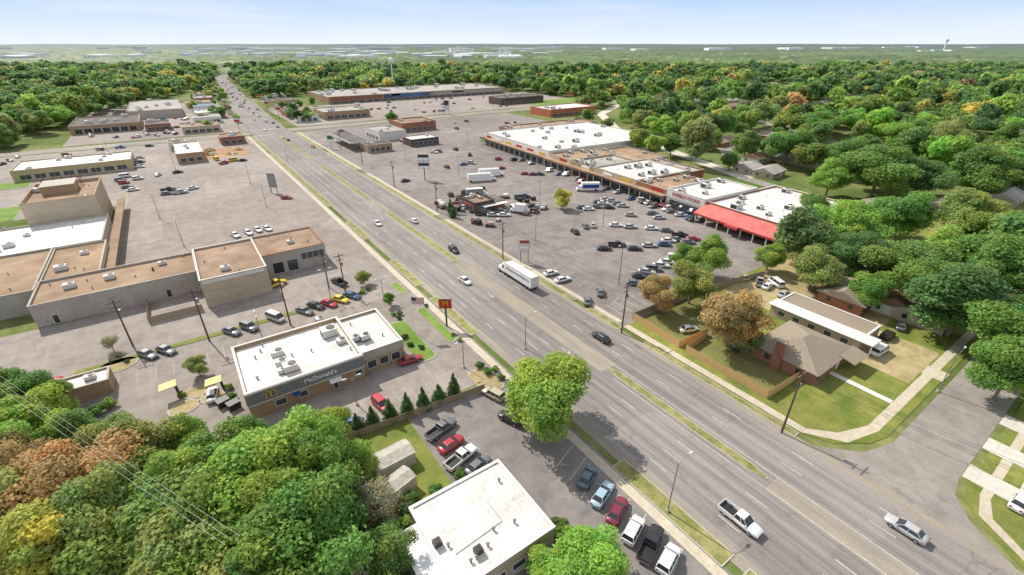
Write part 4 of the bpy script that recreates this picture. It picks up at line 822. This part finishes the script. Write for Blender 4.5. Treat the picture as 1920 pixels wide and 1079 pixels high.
def shrub(u,v,s,c='d',h=None,nm='evergreen_shrub',lab='dense pointed evergreen shrub beside fence',xy=None):
    x,y=xy or P(u,v); col=TC[c]; hh=h or s*1.9
    obj(nm,CNM if nm[0]=='e' else SHM,loc=(x,y,-.3*hh/1.95 if nm[0]!='e' else -.1*hh),rz=random.uniform(0,6),scale=(s,s,hh/1.75),label=lab,cat='shrub',group='landscape shrubs',color=tuple(k*random.uniform(.65,.85) for k in col))
for u,v in((700,797),(733,787),(765,777),(795,767),(824,755),(852,742),(672,810)): shrub(u,v,1.6*random.uniform(.9,1.1),'f',4.4*random.uniform(.85,1.1))
for u,v in((300,540),(845,400),(850,408),(858,395)): shrub(u,v,1.8,'f',5.5,lab='tall dark evergreen shrub against wall')
for u,v,s in((750,590,1),(748,600,.9),(760,635,1),(770,650,.9),(790,655,.9),(738,592,.8),(900,690,1.2),(915,700,1.2),(930,695,1),(940,712,1),(765,965,1.6),(818,925,1.3),(860,895,1.2),(760,990,1.5),(1045,990,1.6),(1050,1005,1.6),(1035,1005,1.3),(1060,1030,1.5),(205,765,1.6),(185,775,1.8),(225,670,.8),(212,680,.8),(240,680,.7),(680,550,1),(690,545,.9),(672,556,.9),(412,755,1),(430,730,1),(436,748,1.1),(340,745,1),(800,575,.7),(862,640,.7),(850,630,.7),(1440,640,1.2),(1490,690,.9),(700,1000,1.6),(730,960,1.7),(775,940,1.4),(745,925,1.2),(1410,655,1),(1380,660,1)): shrub(u,v,s,random.choice('gdb'),s*1.3,'garden_shrub','low green garden shrub in planting bed')
for q in((205,640,2.6,4.5,'n'),(682,520,2.2,4,'v'),(730,560,1.6,3.6,'g'),(368,685,2.4,4.5,'v'),(735,220,5,9,'g'),(575,208,4,8,'v'),(545,205,4,9,'g'),(560,195,4,9,'g'),(585,190,4,9,'g'),(400,205,4,8,'v'),(390,235,3,7,'g')): tree(*q,1)
BOX=[(-116,46,60,412),(-66,50,405,470),(40,78,-100,430),(73,166,58,412),(150,200,55,125),(150,212,120,200),(150,262,190,300),(150,340,290,412),(80,400,405,560),(125,385,545,655),(-62,46,410,560),(70,118,-100,62),(280,420,400,420)]
def leftb(y): return np.interp(y,[0,404,492,628,829,1170],[-120,-92,-68,-32,30,70])
def segd(x,y,p,q):
    dx,dy=q[0]-p[0],q[1]-p[1]; t=max(0,min(1,((x-p[0])*dx+(y-p[1])*dy)/(dx*dx+dy*dy))); return math.hypot(x-p[0]-t*dx,y-p[1]-t*dy)
BSS=[(a,b) for q in BS for a,b in zip(q,q[1:])]
def okpos(x,y):
    if y<58 and x<42: return False
    if y<14 and x>70: 
        if x<125: return False
        if -2<y<13: return False
    for a,b,c,d in BOX:
        if a<x<b and c<y<d: return False
    if y>400 and x<75 and x>leftb(y): return False
    if 70<=x<130 and 410<y<640: return False
    if y<=404 and -118<x<46: return False
    if y>380:
        cx=np.interp(y,[p[1] for p in far],[p[0] for p in far])
        if abs(x-cx)<18: return False
    if abs(y-(400 if x>0 else 404))<12: return False
    for hx,hy in HOUSES:
        if abs(x-hx)<11 and abs(y-hy)<8: return False
        if abs(x-hx)<15 and -30<y-hy<0: return False
    for p,q in BSS:
        if segd(x,y,p,q)<8: return False
    for fx,fy,w,d,a in fields:
        if abs(x-fx)<w*.46 and abs(y-fy)<d*.46: return False
    for tx,ty,tr in TREES:
        if (x-tx)**2+(y-ty)**2<(tr*.75+3)**2: return False
    return True
cand=[]
def gate(x,y): return math.sin(x*.021+1.3)+math.sin(y*.026+x*.008)+math.sin((x+y)*.013+2)
tries=0; gridc={}; SPC=8.4
while len(cand)<6500 and tries<150000:
    tries+=1
    b=math.sqrt(random.uniform(60**2,1250**2)); a=random.uniform(-1,1)*(1.16*b+45)
    x=a*math.cos(HD)+b*math.sin(HD); y=-a*math.sin(HD)+b*math.cos(HD)
    if gate(x,y)<-1.1 and random.random()<.8: continue
    key=(int(x//SPC),int(y//SPC)); bad=False
    for i in(-1,0,1):
        for j in(-1,0,1):
            for q in gridc.get((key[0]+i,key[1]+j),()):
                if (q[0]-x)**2+(q[1]-y)**2<SPC**2: bad=True
    if bad or not okpos(x,y): continue
    gridc.setdefault(key,[]).append((x,y)); cand.append((x,y,b,a))
cand.sort(key=lambda q:q[2])
def pick():
    t=random.random()
    return 'g' if t<.38 else 'f' if t<.56 else 'd' if t<.64 else 'b' if t<.83 else 'v' if t<.945 else 'y' if t<.985 else 'o'
nind=205
for x,y,b,a in cand[:nind]:
    c=pick(); R=random.uniform(5.5,12); col=TC[c]
    obj('broadleaf_tree',random.choice(MID)[0],loc=(x,y,0),rz=random.uniform(0,6.28),scale=(R,R,R*random.uniform(.75,1.1)),label=f'{TN[c]} broadleaf tree in suburban woodland',cat='tree',group='woodland trees',color=tuple(k*random.uniform(.85,1.15) for k in col))
def bulk(lst,arch,name,rmin,rmax):
    Vs=[];Cs=[]
    idx=np.array([random.randrange(len(arch)) for _ in lst])
    for k,(V,T,Hh) in enumerate(arch):
        sel=[lst[i] for i in np.where(idx==k)[0]]
        if not sel: continue
        m=len(sel); xy=np.array([(s[0],s[1]) for s in sel]); R=rmin+(rmax-rmin)*R0.random(m)**1.5; zz=R*R0.uniform(.7,1.2,m); an=R0.uniform(0,6.28,m); ex_=R0.uniform(.85,1.2,m)
        ca,sa=np.cos(an),np.sin(an)
        X=(V[None,:,0]*ca[:,None]-V[None,:,1]*sa[:,None])*(R*ex_)[:,None]+xy[:,0:1]
        Y=(V[None,:,0]*sa[:,None]+V[None,:,1]*ca[:,None])*R[:,None]+xy[:,1:2]
        Z=V[None,:,2]*zz[:,None]
        Vs.append(np.stack([X,Y,Z],2).reshape(-1,3))
        hc=np.array([TC[pick()] for _ in sel])*R0.uniform(.75,1.2,(m,1))
        Cs.append((hc[:,None,:]*tcol(T,Hh)[None]).reshape(-1,3))
    me=quadmesh(name,np.concatenate(Vs),np.concatenate(Cs),[leaf])
    obj(name,me,kind='stuff',label='dense mixed green and autumn woodland canopy',cat='woodland',color=(1,1,1))
rest=cand[nind:]
bulk([q for q in rest if q[2]<520],LOWA,'suburban_woodland',5.0,13.0)
bulk([q for q in rest if q[2]>=520],FARA,'distant_woodland',5.5,13.0)
ex=[]
for i in range(260):
    y=random.uniform(418,1120); cx=np.interp(y,[p[1] for p in far],[p[0] for p in far]); s=random.choice((-1,1)); x=cx+s*random.uniform(15,46)
    if y>640 or (s<0 and int(y)%3==0) or (s>0 and x>cx+26 and y<545 and x<104): ex.append((x,y))
bulk(ex,LOWA,'roadside_trees',3.0,6.5)
us=[P(random.uniform(-60,720),random.uniform(790,1150)) for _ in range(420)]
us=[(x,y) for x,y in us if (x<8 and y<58)]
bulk(us,LOWA,'undergrowth',1.6,3.2)
def vn(x,y,s,seed):
    x=x/s;y=y/s; xi=np.floor(x).astype(np.int64); yi=np.floor(y).astype(np.int64); xf=x-xi; yf=y-yi
    def h(a,b):
        v=(a*374761393+b*668265263+seed*974711)&0x7fffffff; v=((v^(v>>13))*1274126177)&0x7fffffff
        return ((v^(v>>16))&0xffff)/65535.0
    u=xf*xf*(3-2*xf); w=yf*yf*(3-2*yf)
    return (h(xi,yi)*(1-u)+h(xi+1,yi)*u)*(1-w)+(h(xi,yi+1)*(1-u)+h(xi+1,yi+1)*u)*w
na=760; rs=[1130.0]
while rs[-1]<26000: rs.append(rs[-1]*1.0048+.3)
rs=np.array(rs); an=np.linspace(-1.0,1.0,na)
RR,AA=np.meshgrid(rs,an,indexing='ij'); b=RR*np.cos(AA); a=RR*np.sin(AA)
X=a*math.cos(HD)+b*math.sin(HD); Y=-a*math.sin(HD)+b*math.cos(HD)
hg=vn(X,Y,15,1)*8+vn(X,Y,31,2)*6+vn(X,Y,300,3)*2
mask=vn(X,Y,420,5)*.55+vn(X,Y,150,6)*.45
Z=np.where(mask>.74,-1.5,hg)
for wx,wy,ws in WH: Z=np.where((X-wx)**2+(Y-wy)**2<(ws*.75+20)**2,-1.5,Z)
cx=np.interp(Y,[p[1] for p in far],[p[0] for p in far]); Z=np.where((np.abs(X-cx)<14)&(Y<1240),-1.5,Z)
far_t=np.clip((RR-8000)/14000,0,1)
Z=Z+far_t*50*vn(X,Y,2500,9)
hu=vn(X,Y,16,7); hu2=vn(X,Y,90,8); hu3=vn(X,Y,700,18)
g1=np.array([.14,.22,.075]);g2=np.array([.32,.43,.13]);g3=np.array([.55,.52,.25])
Cc=g1+(g2-g1)*hu[...,None]; Cc=np.where((hu*hu2)[...,None]>.6,g3,Cc)*(.6+.5*hu2[...,None]+.45*hu3[...,None])
nr=len(rs); ii=np.arange(nr*na).reshape(nr,na)
F4=np.stack([ii[:-1,:-1],ii[:-1,1:],ii[1:,1:],ii[1:,:-1]],-1).reshape(-1,4)[:, ::-1]
me=bpy.data.meshes.new('far_forest'); me.vertices.add(nr*na); me.vertices.foreach_set('co',np.stack([X,Y,Z],-1).astype(np.float32).ravel())
me.loops.add(F4.size); me.loops.foreach_set('vertex_index',F4.astype(np.int32).ravel()); me.polygons.add(len(F4)); me.polygons.foreach_set('loop_start',np.arange(0,F4.size,4,dtype=np.int32))
me.update(calc_edges=True)
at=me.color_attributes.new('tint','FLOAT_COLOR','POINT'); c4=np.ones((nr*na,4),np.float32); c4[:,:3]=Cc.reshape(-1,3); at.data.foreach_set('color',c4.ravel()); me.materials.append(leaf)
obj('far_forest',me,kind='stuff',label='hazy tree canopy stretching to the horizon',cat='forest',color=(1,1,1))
# ------------------------------------------------------------------ light, sky, camera
EL=math.radians(46); sd=Vector((-.22,1.0)).normalized()
trav=Vector((-sd.x*math.cos(EL),-sd.y*math.cos(EL),-math.sin(EL)))
sl=bpy.data.lights.new('Sun','SUN'); sl.energy=5.0; sl.angle=math.radians(.5); sl.color=(1,.945,.85)
so=bpy.data.objects.new('Sun',sl); COL.objects.link(so); so.rotation_euler=trav.to_track_quat('-Z','Y').to_euler(); so.location=(0,0,200)
w=bpy.data.worlds.new('World'); scene.world=w; w.use_nodes=True; nt=w.node_tree; bg=nt.nodes['Background']
sky=N(nt,'ShaderNodeTexSky',sky_type='NISHITA'); sky.sun_disc=False; sky.sun_elevation=EL; sky.sun_rotation=math.atan2(sd.x,sd.y); sky.air_density=1.0; sky.dust_density=1.0
tc=N(nt,'ShaderNodeTexCoord'); sp=N(nt,'ShaderNodeSeparateXYZ'); nt.links.new(tc.outputs['Generated'],sp.inputs[0])
bl=mixc(nt,rng_(nt,sp.outputs[2],0.0,.085),(5.8,6.3,6.7),(3.0,4.4,6.7))
bl=mixc(nt,rng_(nt,sp.outputs[2],.1,.4),bl,(5.6,5.6,5.7))  # upper sky whitened above the view, added to lift shadows
mp=N(nt,'ShaderNodeMapping'); mp.inputs['Scale'].default_value=(1.5,1.5,14); nt.links.new(tc.outputs['Generated'],mp.inputs['Vector'])
cl=rng_(nt,noise(nt,mp.outputs[0],2.2,6,.6,.4),.45,.8,0,.45); bl=mixc(nt,cl,bl,(6.4,6.5,6.8))
fac=rng_(nt,sp.outputs[2],.12,.6,1,.6); cfin=mixc(nt,fac,sky.outputs[0],bl)
nt.links.new(cfin,bg.inputs['Color']); bg.inputs['Strength'].default_value=.15
cd=bpy.data.cameras.new('Camera'); cam=bpy.data.objects.new('Camera',cd); COL.objects.link(cam); scene.camera=cam
cd.sensor_width=36; cd.lens=FPX/1920*36; cd.clip_start=.5; cd.clip_end=80000
cam.location=(0,0,H); cam.rotation_euler=(math.pi/2-TH,0,-HD)
scene.view_settings.view_transform='Standard'; scene.view_settings.look='None'; scene.view_settings.exposure=0
